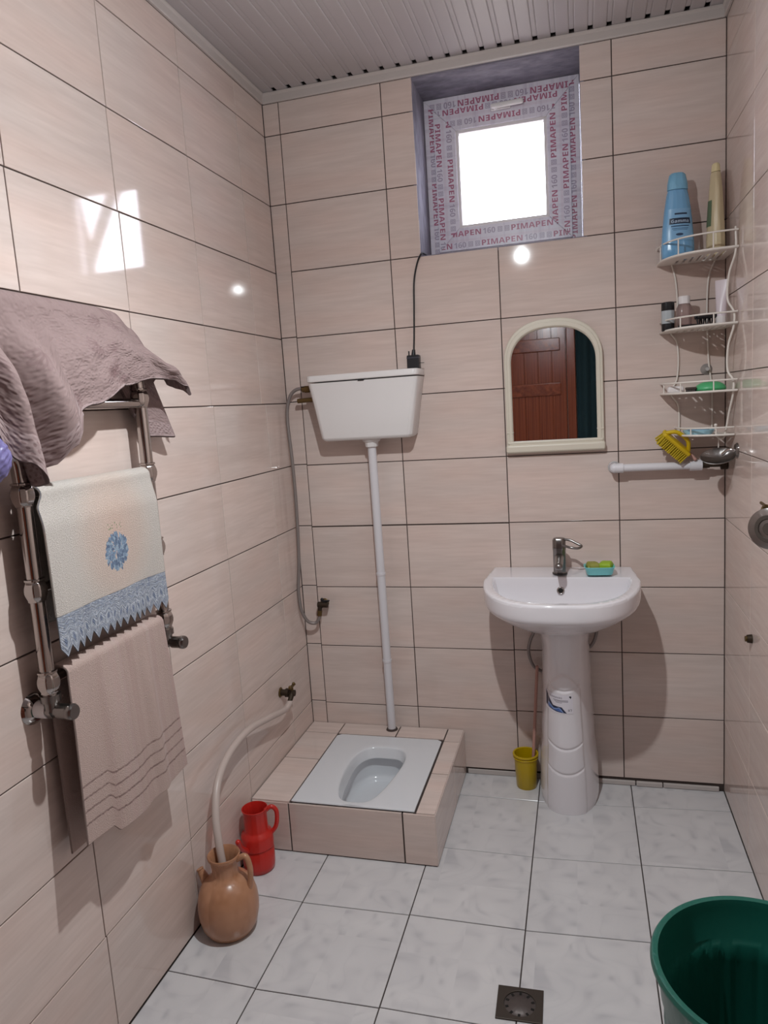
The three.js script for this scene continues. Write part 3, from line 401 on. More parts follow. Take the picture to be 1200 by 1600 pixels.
// ---------------------------------------------------------------- mirror
{
  const t = thing('wall_mirror', 'arched mirror in a white plastic frame above the washbasin', 'mirror', [1.044, 1.2935, 0]);
  const arch = (hw, y0, ys, yt, n = 40) => { const p = [[-hw, y0], [hw, y0]]; for (let i = 0; i <= n; i++) { const a = Math.PI * i / n; p.push([Math.sign(Math.cos(a)) * Math.pow(Math.abs(Math.cos(a)), 0.82) * hw, ys + (yt - ys) * Math.pow(Math.sin(a), 0.9)]); } return p.map((q) => new THREE.Vector2(...q)); };
  const out = arch(0.173, 0.0, 0.33, 0.478), inn = arch(0.149, 0.043, 0.322, 0.446);
  const mk = (o, i, d, b) => { const s = new THREE.Shape(o); s.holes.push(new THREE.Path(i.slice().reverse())); return new THREE.ExtrudeGeometry(s, { depth: d, bevelEnabled: true, bevelThickness: b, bevelSize: b, bevelOffset: -b, bevelSegments: 4 }); };
  const mf = part('frame', mk(out, inn, 0.014, 0.005).translate(0, 0, 0.005), M.frame, t);
  part('moulding', mk(arch(0.164, 0.03, 0.33, 0.466), arch(0.151, 0.042, 0.323, 0.449), 0.006, 0.003).translate(0, 0, 0.018), M.frame, mf);
  part('bottom_bar', [rbox(0.352, 0.03, 0.03, 0.008, 0, 0.018, 0.018), rbox(0.34, 0.01, 0.022, 0.004, 0, 0.04, 0.017)], M.frame, t);
  for (const s of [-1, 1]) part('corner_clip', rbox(0.024, 0.004, 0.006, 0.0015, s * 0.16, 0.078, 0.024), M.frame, mf);
  part('mirror_glass', new THREE.ExtrudeGeometry(new THREE.Shape(arch(0.152, 0.04, 0.322, 0.45)), { depth: 0.003, bevelEnabled: false }).translate(0, 0, 0.008), M.mirror, t);
}
// ---------------------------------------------------------------- cable and adapter
{
  const t = thing('power_adapter', 'black power adapter standing on the cistern lid', 'adapter', [0.54, 1.6315, 0.04]);
  part('body', rbox(0.046, 0.05, 0.036, 0.004, 0, 0.025, 0), M.black, t); part('band', rbox(0.0465, 0.004, 0.0365, 0.001, 0, 0.04, 0), std(0x3d3b47, 0.4), t); part('prong', rod(V(-0.017, 0.05, 0), V(-0.017, 0.066, 0), 0.0025), M.blackCable, t); part('side_pin', rod(V(0.022, 0.02, 0.005), V(0.04, 0.019, 0.005), 0.0012), M.blackCable, t);
  part('collar', rod(V(0, 0.048, 0), V(0.002, 0.07, 0), 0.0085, 0.006), M.black, t);
  part('cable', tube([V(0.002, 0.066, 0), V(0.004, 0.12, -0.012), V(0.006, 0.22, -0.03), V(0.012, 0.33, -0.036), V(0.03, 0.393, -0.034), V(0.042, 0.412, -0.03), V(0.044, 0.4215, -0.05), V(0.05, 0.4215, -0.12), V(0.05, 0.4215, -0.2)], 0.0032, 90, 8), M.blackCable, t, 'thin black cable rising to the window corner');
}
// ---------------------------------------------------------------- corner shelf and toiletries
const SH = { x: W - 0.004, y: [1.914, 1.687, 1.4785, 1.336], r: [0.212, 0.205, 0.205, 0.16] };
{
  const t = thing('corner_shelf', 'white four-tier wire corner shelf hanging in the right corner', 'shelf', [SH.x, 0, 0.004]);
  const arc = (r, y, e = 0.72, n = 22) => [...Array(n + 1)].map((_, i) => { const a = Math.PI / 2 * i / n; return V(-r * Math.pow(Math.cos(a), e), y, r * Math.pow(Math.sin(a), e)); });
  SH.y.forEach((y, k) => { const r = SH.r[k];
    const s = new THREE.Shape(); arc(r, 0).forEach((p, i) => i ? s.lineTo(p.x, -p.z) : s.moveTo(p.x, -p.z)); s.lineTo(-0.002, -0.002); s.lineTo(-r, -0.002);
    for (let i = 0; i < 7; i++) { const x = -0.03 - i * 0.021, zmax = r * 0.92 * Math.pow(Math.max(0, 1 - Math.pow(-x / r, 1.4)), 0.7) - 0.012; if (zmax < 0.04) continue; const h = new THREE.Path(); h.moveTo(x - 0.005, -0.02); h.lineTo(x + 0.005, -0.02); h.lineTo(x + 0.005, -zmax); h.lineTo(x - 0.005, -zmax); s.holes.push(h); }
    const tier = part('tier', new THREE.ExtrudeGeometry(s, { depth: 0.004, bevelEnabled: false }).rotateX(-Math.PI / 2).translate(0, y - 0.004, 0), M.wire, t);
    const lip = k === 0 ? 0.05 : k < 3 ? 0.034 : 0.024;
    part('lower_rail', tube(arc(r, y), 0.0036, 40, 8), M.wire, tier); part('upper_rail', tube(arc(r, y + lip), 0.0028, 40, 8), M.wire, tier);
    const pts = arc(r, y); for (const i of [3, 11, 19]) part('rail_post', rod(pts[i], pts[i].clone().setY(y + lip), 0.0022, 0.0022, 8), M.wire, tier); });
  // front right upright along the right wall, ends in a hook
  part('upright', tube([V(-0.006, 1.972, 0.205), V(-0.006, 1.9, 0.205), V(-0.02, 1.84, 0.185), V(-0.022, 1.76, 0.175), V(-0.008, 1.72, 0.196), V(-0.008, 1.68, 0.196), V(-0.02, 1.62, 0.175), V(-0.02, 1.54, 0.17), V(-0.008, 1.51, 0.19), V(-0.008, 1.47, 0.19), V(-0.014, 1.41, 0.16), V(-0.02, 1.352, 0.14), V(-0.028, 1.325, 0.14), V(-0.042, 1.326, 0.14), V(-0.05, 1.345, 0.14), V(-0.051, 1.366, 0.14)], 0.0034, 150, 8), M.wire, t);
  part('hook_cap', ball(V(-0.051, 1.368, 0.14), 0.0055, 12), M.wire, t);
  part('upright', tube([V(-0.168, 1.914, 0.004), V(-0.155, 1.86, 0.004), V(-0.152, 1.74, 0.004), V(-0.172, 1.687, 0.004), V(-0.153, 1.655, 0.004), V(-0.152, 1.53, 0.004), V(-0.172, 1.4785, 0.004), V(-0.15, 1.44, 0.004), V(-0.146, 1.336, 0.004)], 0.003, 90, 8), M.wire, t);
  part('upright', tube([V(-0.03, 1.914, 0.004), V(-0.05, 1.86, 0.004), V(-0.052, 1.6, 0.004), V(-0.04, 1.48, 0.004), V(-0.04, 1.336, 0.004)], 0.003, 60, 8), M.wire, t);
  part('pendant_wire', rod(V(-0.038, 1.326, 0.12), V(-0.04, 1.262, 0.12), 0.0018, 0.0018, 8), M.wire, t);
}
const ovalBottle = (prof, flat, seg = 40) => { const g = new THREE.LatheGeometry(prof.map(([r, y]) => new THREE.Vector2(r, y)), seg); g.scale(1, 1, flat); return toCreasedNormals(g, 0.8); };
{
  const t = thing('shampoo_bottle', 'tall pale blue shampoo bottle on the top tier of the corner shelf', 'bottle', [1.457, SH.y[0], 0.088], 0.2);
  const bb = part('body', ovalBottle([[0, 0], [0.045, 0], [0.051, 0.006], [0.0525, 0.03], [0.05, 0.08], [0.043, 0.15], [0.035, 0.2], [0.031, 0.215], [0, 0.215]], 0.55), M.blueBottle, t);
  part('cap', ovalBottle([[0, 0.215], [0.0325, 0.216], [0.032, 0.235], [0.026, 0.262], [0.02, 0.268], [0, 0.269]], 0.62), std(0x79b0cf, 0.3), t);
  const lab = canvasTex(512, 640, (c, w, h) => { c.fillStyle = '#7eadd2'; c.fillRect(0, 0, w, h); c.fillStyle = '#22344f'; c.fillRect(150, 90, 250, 34); c.fillStyle = '#16283f'; c.fillRect(50, 190, 412, 120); c.fillStyle = '#a9bdd2'; c.font = 'bold 92px sans-serif'; c.textAlign = 'center'; c.textBaseline = 'middle'; c.fillText('Gamma', 256, 252); c.fillStyle = '#30506f'; c.fillRect(90, 340, 330, 24); c.fillStyle = '#4c7296'; c.fillRect(110, 392, 290, 18); c.fillRect(130, 424, 250, 12); c.fillStyle = '#2a4464'; c.beginPath(); c.ellipse(240, 520, 62, 26, 0, 0, 7); c.fill(); });
  const R = table([[0.03, 0.0525], [0.08, 0.05], [0.15, 0.043], [0.2, 0.035]]);
  part('label', surface(24, 20, (u, v) => { const y = lerp(0.055, 0.155, v), r = R(y) + 0.0008, a = lerp(-0.95, 0.95, u); return V(Math.sin(a) * r, y, Math.cos(a) * r * 0.55 + 0.0006); }), std(0xffffff, 0.3, 0, { map: lab, side: THREE.DoubleSide }), bb, 'blue printed label with a navy band');
  const c = thing('lotion_tube', 'tall cream lotion bottle tapering upwards on the top tier', 'bottle', [1.572, SH.y[0], 0.085], -0.9);
  part('body', ovalBottle([[0, 0], [0.029, 0], [0.031, 0.004], [0.031, 0.05], [0.027, 0.12], [0.022, 0.2], [0.0165, 0.25], [0.014, 0.256], [0, 0.256]], 0.8), M.cream, c); part('cap', ovalBottle([[0, 0.256], [0.015, 0.257], [0.013, 0.278], [0.009, 0.283], [0, 0.284]], 0.8), std(0xdccda2, 0.3), c);
  part('label', surface(10, 10, (u, v) => { const y = lerp(0.09, 0.17, v), r = lerp(0.0295, 0.0245, v) + 0.0008, a = lerp(-0.9, 0.1, u); return V(Math.sin(a) * r, y, Math.cos(a) * r * 0.8); }), std(0x5d6f55, 0.5, 0, { side: THREE.DoubleSide }), c, 'dull green label patch');
}
{
  const y = SH.y[1];
  const a = thing('cosmetic_bottle', 'small black-capped bottle with a pale label at the left of the second tier', 'bottle', [1.426, y, 0.08]);
  part('body', lathe([[0, 0], [0.0195, 0], [0.0205, 0.003], [0.0205, 0.024], [0, 0.024]], 32), M.black, a); part('label', lathe([[0, 0.024], [0.0207, 0.024], [0.0207, 0.066], [0, 0.066]], 32), std(0xaab0b4, 0.4), a, 'pale grey label'); part('cap', lathe([[0, 0.066], [0.0205, 0.066], [0.021, 0.068], [0.0205, 0.092], [0.018, 0.094], [0, 0.094]], 32), M.black, a);
  const b = thing('cosmetic_bottle', 'clear pinkish bottle with a white cap on the second tier', 'bottle', [1.476, y, 0.085]);
  part('body', lathe([[0, 0], [0.023, 0], [0.0245, 0.003], [0.0245, 0.07], [0.02, 0.08], [0.017, 0.083], [0, 0.083]], 32), phys(0xc3adaa, 0.12, { transmission: 0.7, thickness: 0.02, ior: 1.3 }), b); part('cap', lathe([[0, 0.083], [0.0185, 0.083], [0.0185, 0.106], [0.017, 0.108], [0, 0.108]], 32), M.white, b);
  const c = thing('hair_clip', 'black hair claw clip lying on the second tier', 'hair clip', [1.545, y, 0.09], 0.2);
  for (const s of [-1, 1]) { part('jaw', [rbox(0.07, 0.012, 0.008, 0.003, 0, 0.036, s * 0.014), ...[-0.028, -0.014, 0, 0.014, 0.028].map((x) => rod(V(x, 0.034, s * 0.014), V(x * 0.9, 0.004, s * 0.004), 0.003, 0.0018, 8))], M.black, c); } part('hinge', rod(V(-0.02, 0.04, 0), V(0.02, 0.04, 0), 0.006), M.black, c);
  const d = thing('cream_tube', 'white cosmetic tube standing against the right wall on the second tier', 'tube', [1.588, y, 0.095], -0.5);
  part('cap', lathe([[0, 0], [0.0155, 0], [0.017, 0.004], [0.017, 0.032], [0, 0.032]], 28), M.white, d); { const g = new THREE.CylinderGeometry(0.016, 0.0165, 0.115, 28, 12).translate(0, 0.0895, 0), p = g.attributes.position; for (let i = 0; i < p.count; i++) { const k = smooth(0.032, 0.147, p.getY(i)); p.setX(i, p.getX(i) * (1 + 0.25 * k)); p.setZ(i, p.getZ(i) * (1 - 0.88 * k)); } g.computeVertexNormals(); part('body', g, std(0xd8ccd2, 0.35), d); }
  const e = thing('razor', 'small dark razor lying flat on the second tier', 'razor', [1.5, y, 0.125], 0.35); part('handle', tube([V(-0.05, 0.006, 0), V(0, 0.008, 0.003), V(0.04, 0.006, 0)], 0.0045, 20, 8), M.black, e); part('head', rbox(0.012, 0.008, 0.036, 0.002, 0.044, 0.006, 0), std(0x2a2a30, 0.4), e);
}
{
  const y = SH.y[2];
  single('soap_bar', rbox(0.052, 0.024, 0.036, 0.009, 0, 0.012, 0, 5), M.white, 'white soap bar at the left of the third shelf tier', 'soap', [1.447, y, 0.09]);
  const r = thing('nail_brush', 'small dark brush between the white soap and green dish', 'brush', [1.494, y, 0.1]); part('back', rbox(0.034, 0.008, 0.02, 0.003, 0, 0.014, 0), std(0x41342f, 0.5), r); part('bristles', [...Array(12)].map((_, i) => rod(V(-0.013 + (i % 6) * 0.0052, 0.011, i < 6 ? -0.005 : 0.005), V(-0.013 + (i % 6) * 0.0052, 0, i < 6 ? -0.005 : 0.005), 0.0018, 0.0018, 6)), M.black, r).userData.kind = 'stuff';
  const g = thing('soap_box', 'round-topped green plastic soap box on the third shelf tier', 'box', [1.556, y, 0.085]);
  const half = (h, w, d) => { const q = new THREE.SphereGeometry(1, 40, 14, 0, Math.PI * 2, 0, Math.PI / 2); q.scale(w, h, d); return q; };
  part('lid', half(0.026, 0.049, 0.04).translate(0, 0.008, 0), M.greenSoap, g); part('base', ovalBottle([[0, 0], [0.042, 0], [0.049, 0.006], [0.049, 0.009], [0, 0.009]], 0.82), std(0x3b9a62, 0.4), g);
  const k = thing('suction_cup', 'small grey suction cup on the back wall above the green box', 'suction cup', [1.557, y + 0.075, 0.001]); part('cup', lathe([[0, 0.016], [0.006, 0.014], [0.012, 0.006], [0.019, 0], [0, 0.001]], 28).rotateX(Math.PI / 2), phys(0xb4adaa, 0.2, { transmission: 0.4, thickness: 0 }), k); part('knob', rod(V(0, 0, 0.012), V(0, 0, 0.024), 0.006), M.plasticGrey, k);
  const s = thing('soap_dish', 'flat pale blue soap dish on the lowest shelf tier', 'dish', [1.52, SH.y[3], 0.085]); part('tray', ovalBottle([[0, 0], [0.04, 0], [0.048, 0.01], [0.051, 0.016], [0.049, 0.017], [0.04, 0.005], [0, 0.004]], 0.68), std(0xa4cede, 0.35), s); part('soap_pad', ovalBottle([[0, 0.005], [0.034, 0.005], [0.038, 0.013], [0.03, 0.02], [0, 0.022]], 0.6), std(0x6d98b8, 0.5), s, 'blue soap in the dish');
}
// ---------------------------------------------------------------- water pipe, brush, fittings on the right
{
  const t = thing('water_pipe', 'short white plastic water pipe on the back wall under the shelf', 'pipe'), y = 1.2285, z = 0.045;
  part('pipe', rod(V(1.25, y, z), V(1.5, y, z), 0.0135, 0.0135, 28), M.pvc, t);
  part('elbow', [rod(V(1.249, y, 0.002), V(1.249, y, z), 0.0165, 0.0165, 28), ball(V(1.249, y, z), 0.0175, 28), rod(V(1.249, y, z), V(1.278, y, z), 0.0172, 0.0172, 28)], M.pvc, t); part('wall_ring', new THREE.TorusGeometry(0.019, 0.003, 8, 32).translate(1.249, y, 0.004), M.plasticGrey, t, 'grey ring where the elbow enters the wall');
  part('socket', [rod(V(1.497, y, z), V(1.536, y, z), 0.019, 0.019, 28), rod(V(1.5, y, z), V(1.5, y, 0.002), 0.012)], M.pvc, t); part('threaded_end', [rod(V(1.536, y, z), V(1.56, y, z), 0.011), rod(V(1.552, y, z), V(1.606, y, z), 0.0085), rod(V(1.596, y, z), V(1.6165, y, z), 0.018, 0.018, 24)], M.brassDark, t, 'dark metal threaded end');
  const b = thing('scrubbing_brush', 'yellow scrubbing brush leaning on the white water pipe', 'brush', [1.442, 1.302, 0.078]); b.rotation.set(0.35, 0, -0.78);
  const bk = part('back', [rbox(0.118, 0.014, 0.044, 0.006, 0, 0.012, 0)], M.yellowBrush, b); part('grip', tube([V(-0.05, 0.019, 0), V(-0.03, 0.04, 0), V(0.02, 0.042, 0), V(0.048, 0.019, 0)], 0.007, 40, 10), M.yellowBrush, bk);
  const bs = []; const br = rng(12); for (let i = 0; i < 15; i++) for (let j = 0; j < 5; j++) { const x = -0.053 + i * 0.0076, z = -0.017 + j * 0.0085; bs.push(rod(V(x, 0.006, z), V(x + (br() - 0.5) * 0.006, -0.027, z * 1.25 + (br() - 0.5) * 0.005), 0.0024, 0.003, 6)); }
  const bm = part('bristles', bs, std(0xb39a10, 0.75), bk); bm.userData.kind = 'stuff';
  const r = thing('plastic_rod', 'thin pinkish plastic rod leaning behind the yellow brush', 'rod'); part('shaft', tube([V(1.452, 1.315, 0.04), V(1.49, 1.278, 0.05), V(1.512, 1.251, 0.062)], 0.0055, 24, 10), M.pink, r);
}
{
  const t = thing('chrome_soap_holder', 'oval chrome soap holder on a bracket on the right wall below the shelf', 'soap holder', [W, 1.287, 0.205]);
  part('wall_plate', lathe([[0, 0.009], [0.02, 0.008], [0.024, 0.003], [0.0245, 0.0005], [0, 0.0005]], 32).rotateZ(Math.PI / 2), M.chromeWorn, t); part('arm', tube([V(-0.006, 0, 0), V(-0.025, 0.002, -0.008), V(-0.04, -0.012, -0.025)], 0.0055, 24, 12), M.chrome, t);
  const d = part('dish', ovalBottle([[0, 0], [0.036, 0.002], [0.05, 0.01], [0.054, 0.016], [0.052, 0.0165], [0.036, 0.006], [0, 0.004]], 0.66), M.chromeWorn, t); d.position.set(-0.05, -0.03, -0.052); d.rotation.set(0.75, 0, 0.12);
  const s = thing('hand_shower', 'round grey shower head on the right wall cut by the photo edge', 'shower head', [1.594, 1.128, 0.73]); s.lookAt(V(0.9, 1.2, 1.75));
  part('shell', lathe([[0, -0.03], [0.014, -0.028], [0.04, -0.012], [0.052, 0], [0.053, 0.006], [0.047, 0.009], [0, 0.008]], 48).rotateX(Math.PI / 2), M.chromeWorn, s);
  part('face', lathe([[0, 0.012], [0.014, 0.012], [0.016, 0.008], [0.024, 0.008], [0.026, 0.0115], [0.034, 0.0115], [0.036, 0.008], [0.042, 0.008]], 48).rotateX(Math.PI / 2), std(0x4b443f, 0.35, 0.3), s, 'dark ringed spray face');
  const h = thing('shower_holder', 'small chrome holder arm behind the round shower head', 'holder', [W, 1.168, 0.66]); part('arm', [tube([V(-0.002, 0, 0), V(-0.02, 0.006, 0.0), V(-0.034, -0.012, 0.02)], 0.006, 24, 10), rod(V(-0.024, 0.012, -0.03), V(-0.026, 0.012, 0.03), 0.004)], M.brass, h); part('wall_plate', rod(V(-0.0005, 0, 0), V(-0.006, 0, 0), 0.018), M.chromeWorn, h);
  const n = thing('pipe_stub', 'short dark capped pipe stub low on the right wall', 'pipe stub', [W, 0.735, 0.428]); part('stub', rod(V(-0.0005, 0, 0), V(-0.014, 0, 0), 0.0135, 0.012, 20), M.brassDark, n); part('cap', rod(V(-0.013, 0, 0), V(-0.02, 0, 0), 0.0085, 0.0085, 6), M.brass, n);
}
// ---------------------------------------------------------------- floor drain, green tub
{
  const t = thing('floor_drain', 'square dark metal floor drain set in the tiles', 'drain', [0.953, 0, 1.115], 0.02);
  const s = new THREE.Shape([[-0.056, -0.05], [0.056, -0.05], [0.056, 0.05], [-0.056, 0.05]].map((q) => new THREE.Vector2(...q))); const h = new THREE.Path(); h.absarc(0, 0, 0.04, 0, Math.PI * 2, true); s.holes.push(h);
  part('frame', new THREE.ExtrudeGeometry(s, { depth: 0.0025, bevelEnabled: true, bevelSize: 0.001, bevelThickness: 0.001, bevelSegments: 2, curveSegments: 40 }).rotateX(-Math.PI / 2).translate(0, 0.001, 0), M.drain, t);
  part('cover', lathe([[0, 0.0032], [0.026, 0.003], [0.028, 0.0015], [0.0395, 0.0012], [0.0395, 0.0005], [0, 0.0005]], 40), std(0x5a5250, 0.45, 0.5), t);
  for (let i = 0; i < 10; i++) part('slot', box(-0.003, 0.003, 0.001, 0.0022, 0.029, 0.037).rotateY(i * Math.PI / 5), M.dark, t);
}
{
  const t = thing('green_tub', 'large dark green plastic tub by the right wall in the foreground', 'tub', [1.4165, 0, 1.52]);
  const NU = 180, body = (r, y, rib) => (u) => { const a = u * Math.PI * 2, k = r + rib * (0.5 + 0.5 * Math.cos(a * 30)); return V(Math.cos(a) * k, y, Math.sin(a) * k); };
  const h = 0.52, R0 = 0.186, rs = [body(0.001, 0, 0), body(0.13, 0, 0), body(0.134, 0.004, 0), body(0.135, 0.02, 0.002), body(0.163, 0.4, 0.003), body(0.165, 0.43, 0), body(0.17, 0.44, 0), body(0.176, 0.505, 0), body(R0 - 0.001, 0.505, 0), body(R0 + 0.001, 0.508, 0), body(R0 + 0.001, 0.514, 0), body(R0 - 0.002, 0.519, 0), body(R0 - 0.006, h, 0), body(R0 - 0.012, 0.518, 0), body(0.1715, 0.505, 0), body(0.1665, 0.443, 0), body(0.162, 0.436, 0), body(0.159, 0.43, 0), body(0.157, 0.4, 0.003), body(0.13, 0.02, 0.002), body(0.125, 0.008, 0), body(0.001, 0.008, 0)];
  part('shell', toCreasedNormals(surface(NU, rs.length - 1, (u, v) => rs[Math.round(v * (rs.length - 1))](1 - u), true), 0.6), M.green, t);
}
// ---------------------------------------------------------------- heated towel rail
const RX = 0.05, NZ = 1.528, FZ = 1.087, RUNG = [1.762, 1.56, 1.37, 1.1735, 0.977];
{
  const t = thing('towel_rail', 'chrome ladder towel rail with ball joints on the left wall', 'towel rail'), r = 0.0155;
  const post = (pts) => part('post', tube(pts, r, 90, 22), M.chrome, t);
  post([V(RX, 0.95, NZ), V(RX, 1.2, NZ), V(RX, 1.4, NZ), V(RX, 1.445, NZ + 0.006), V(RX - 0.002, 1.49, NZ + 0.04), V(RX - 0.008, 1.52, NZ + 0.1), V(RX - 0.03, 1.53, NZ + 0.15), V(0.012, 1.53, NZ + 0.155)]);
  post([V(RX, 0.95, FZ), V(RX, 1.3, FZ), V(RX, 1.56, FZ), V(RX, 1.62, FZ + 0.006), V(RX, 1.68, FZ + 0.035), V(RX, 1.725, FZ + 0.08), V(RX, 1.742, FZ + 0.13), V(RX, 1.743, FZ + 0.16)]);
  const joint = (y, z) => { const g = lathe([[0.0155, -0.024], [0.0175, -0.023], [0.0175, -0.02], [0.019, -0.017], [0.0225, -0.008], [0.0235, 0], [0.0225, 0.008], [0.019, 0.017], [0.0175, 0.019], [0.0205, 0.021], [0.0205, 0.0245], [0.0155, 0.026]], 32, 0.9); part('ball_joint', g.translate(RX, y, z), M.chrome, t); };
  for (const y of RUNG.slice(2)) { joint(y, NZ); joint(y, FZ); } joint(RUNG[1], FZ);
  for (const y of RUNG.slice(2)) part('rung', rod(V(RX, y, NZ), V(RX, y, FZ), 0.0105, 0.0105, 20), M.chrome, t);
  part('rung', [rod(V(RX, RUNG[1] - 0.012, FZ), V(RX, RUNG[1] - 0.012, 1.76), 0.0125, 0.0125, 20)], M.chrome, t);
  part('rung', [rod(V(RX, 1.743, FZ + 0.15), V(RX, 1.743, 1.79), 0.0125, 0.0125, 20)], M.chrome, t);
  for (const g of [rod(V(0.001, RUNG[1] - 0.012, 1.75), V(RX, RUNG[1] - 0.012, 1.75), 0.009), rod(V(0.001, 1.743, 1.78), V(RX, 1.743, 1.78), 0.009), rod(V(0.001, 1.53, NZ + 0.155), V(0.014, 1.53, NZ + 0.155), 0.026)]) part('wall_bracket', g, M.chrome, t);
  const valve = (z, sleeve) => {
    const y = 0.915, fl = lathe([[0, 0.016], [0.02, 0.015], [0.026, 0.01], [0.033, 0.004], [0.034, 0.0005], [0, 0.0005]], 36).rotateZ(-Math.PI / 2).translate(0, y, z);
    part('wall_flange', fl, M.chrome, t); if (sleeve) part('white_sleeve', rod(V(0.014, y, z), V(0.043, y, z), 0.0185, 0.0185, 28), M.white, t, 'white plastic sleeve by the wall');
    part('valve_body', [rod(V(0.012, y, z), V(0.072, y, z), 0.0125, 0.0125, 24), rod(V(0.043, y, z), V(0.056, y, z), 0.018, 0.018, 6), rod(V(RX, y, z), V(RX, 0.955, z), 0.0165, 0.0145, 24), rod(V(RX, 0.935, z), V(RX, 0.95, z), 0.0205, 0.0205, 24)], M.chromeWorn, t);
    part('valve_knob', lathe([[0, 0], [0.015, 0], [0.016, 0.003], [0.016, 0.024], [0.0175, 0.026], [0.0175, 0.036], [0.015, 0.04], [0, 0.04]], 28).rotateZ(-Math.PI / 2).translate(0.066, y - 0.002, z), M.chromeWorn, t);
  };
  valve(NZ, true); valve(FZ, false);
}
// ---------------------------------------------------------------- towels
const pile = dataTex(256, 256, (u, v) => { const s = 128 + (nA(u * 60, v * 60, 60, 60) - 0.5) * 140 + (nB(u * 30, v * 30, 30, 30) - 0.5) * 90; return [s, s, s]; }, false);
const relief = dataTex(512, 512, (u, v) => { const w = nD(u * 6, v * 6) * 2.2, leaf = Math.pow(1 - Math.abs(nB(u * 9 + w, v * 9 + w * 0.6) - 0.5) * 2, 3), s = 110 + leaf * 40 + (nA(u * 128, v * 128) - 0.5) * 110 + (nC(u * 64, v * 64) - 0.5) * 70; return [s, s, s]; }, false);
const terry = (map, rep = [8, 8], scale = 0.0022) => { const b = pile.clone(); b.repeat.set(...rep); b.needsUpdate = true; return phys(0xffffff, 0.95, { map, bumpMap: b, bumpScale: scale, sheen: 0.4, sheenRoughness: 0.6, sheenColor: new THREE.Color(0.3, 0.27, 0.26) }); };
{ // 1: thick mauve bath towel slung over the top bar
  const tex = canvasTex(1024, 1024, (c, w, h) => { c.fillStyle = '#85716f'; c.fillRect(0, 0, w, h); const r = rng(5); c.strokeStyle = 'rgba(88,64,62,0.16)'; c.lineWidth = 9; for (let i = 0; i < 60; i++) { const x = r() * w, y = r() * h, a = r() * 6.3; for (let k = -2; k <= 2; k++) { c.save(); c.translate(x, y); c.rotate(a + k * 0.45); c.beginPath(); c.ellipse(0, -34, 8, 24, 0, 0, 7); c.stroke(); c.restore(); } }
    c.fillStyle = '#948180'; c.fillRect(0, 0, 400, 86); c.fillRect(880, h - 90, 144, 90); c.fillRect(0, 0, w, 12); c.fillStyle = 'rgba(84,60,58,0.4)'; for (const [y0, xa, xb] of [[14, 0, 400], [h - 76, 880, w]]) for (let j = 0; j < 5; j++) for (let x = xa; x < xb; x += 17) { c.beginPath(); c.ellipse(x + (j % 2) * 8 + r() * 4, y0 + j * 13 + r() * 4, 5, 3.4, r() * 3, 0, 7); c.fill(); } });
  const topY = table([[0.98, 1.612], [1.0, 1.645], [1.05, 1.682], [1.12, 1.732], [1.18, 1.764], [1.24, 1.768], [1.8, 1.768]]);
  const hem = table([[0.985, 1.565], [1.005, 1.588], [1.04, 1.606], [1.12, 1.606], [1.22, 1.588], [1.36, 1.545], [1.44, 1.522], [1.455, 1.465], [1.48, 1.425], [1.525, 1.388], [1.555, 1.395], [1.595, 1.44], [1.66, 1.505], [1.74, 1.57]]);
  const hemBack = table([[0.98, 1.455], [1.07, 1.462], [1.1, 1.5], [1.16, 1.6], [1.8, 1.62]]);
  const wr = lattice(91);
  const P = (u, v) => { // u from far to near, v from the back hem over the bar to the front hem
    const z0 = lerp(0.985, 1.735, u), yt = topY(z0), R = 0.022, c = yt - R, droop = smooth(1.2, 1.0, z0);
    if (v < 0.42) { const k = v / 0.42; return V(RX - R + 0.014 * droop * (1 - k) + 0.006 * Math.sin(z0 * 46) * (1 - k) * droop, lerp(hemBack(z0), c, k), z0 - 0.045 * droop * (1 - k)); }
    if (v < 0.5) { const a = Math.PI * (1 - (v - 0.42) / 0.08); return V(RX + Math.cos(a) * R, c + Math.sin(a) * R, z0); }
    const k = (v - 0.5) / 0.5, y = lerp(c, hem(z0), k), out = RX + R + 0.03 * smooth(0, 0.5, k) + 0.006 * k, big = smooth(0.02, 0.6, k);
    const fold = (zc, w, a) => a * Math.exp(-Math.pow((z0 - zc - 0.075 * (1 - k)) / w, 2));
    const x = out + big * (fold(1.447, 0.026, 0.036) + fold(1.505, 0.026, -0.05) + fold(1.575, 0.035, 0.045) + fold(1.68, 0.05, 0.012) + fold(1.0, 0.05, 0.02) + fold(1.3, 0.06, 0.008)) + 0.016 * (wr(z0 * 15 + k * 2, k * 3 + z0 * 4) - 0.5) * smooth(0, 0.3, k) + 0.006 * (wr(z0 * 40, k * 9) - 0.5);
    return V(x, y, z0 - 0.012 * droop * k);
  };
  const t = thing('bath_towel', 'thick mauve bath towel slung over the top bar of the towel rail', 'towel'); part('cloth', cloth(110, 90, (u, v) => P(1 - u, v), 0.009), phys(0xffffff, 0.95, { map: tex, bumpMap: relief, bumpScale: 0.0042, sheen: 0.2, sheenRoughness: 0.6, sheenColor: new THREE.Color(0.3, 0.27, 0.26) }), t);
}
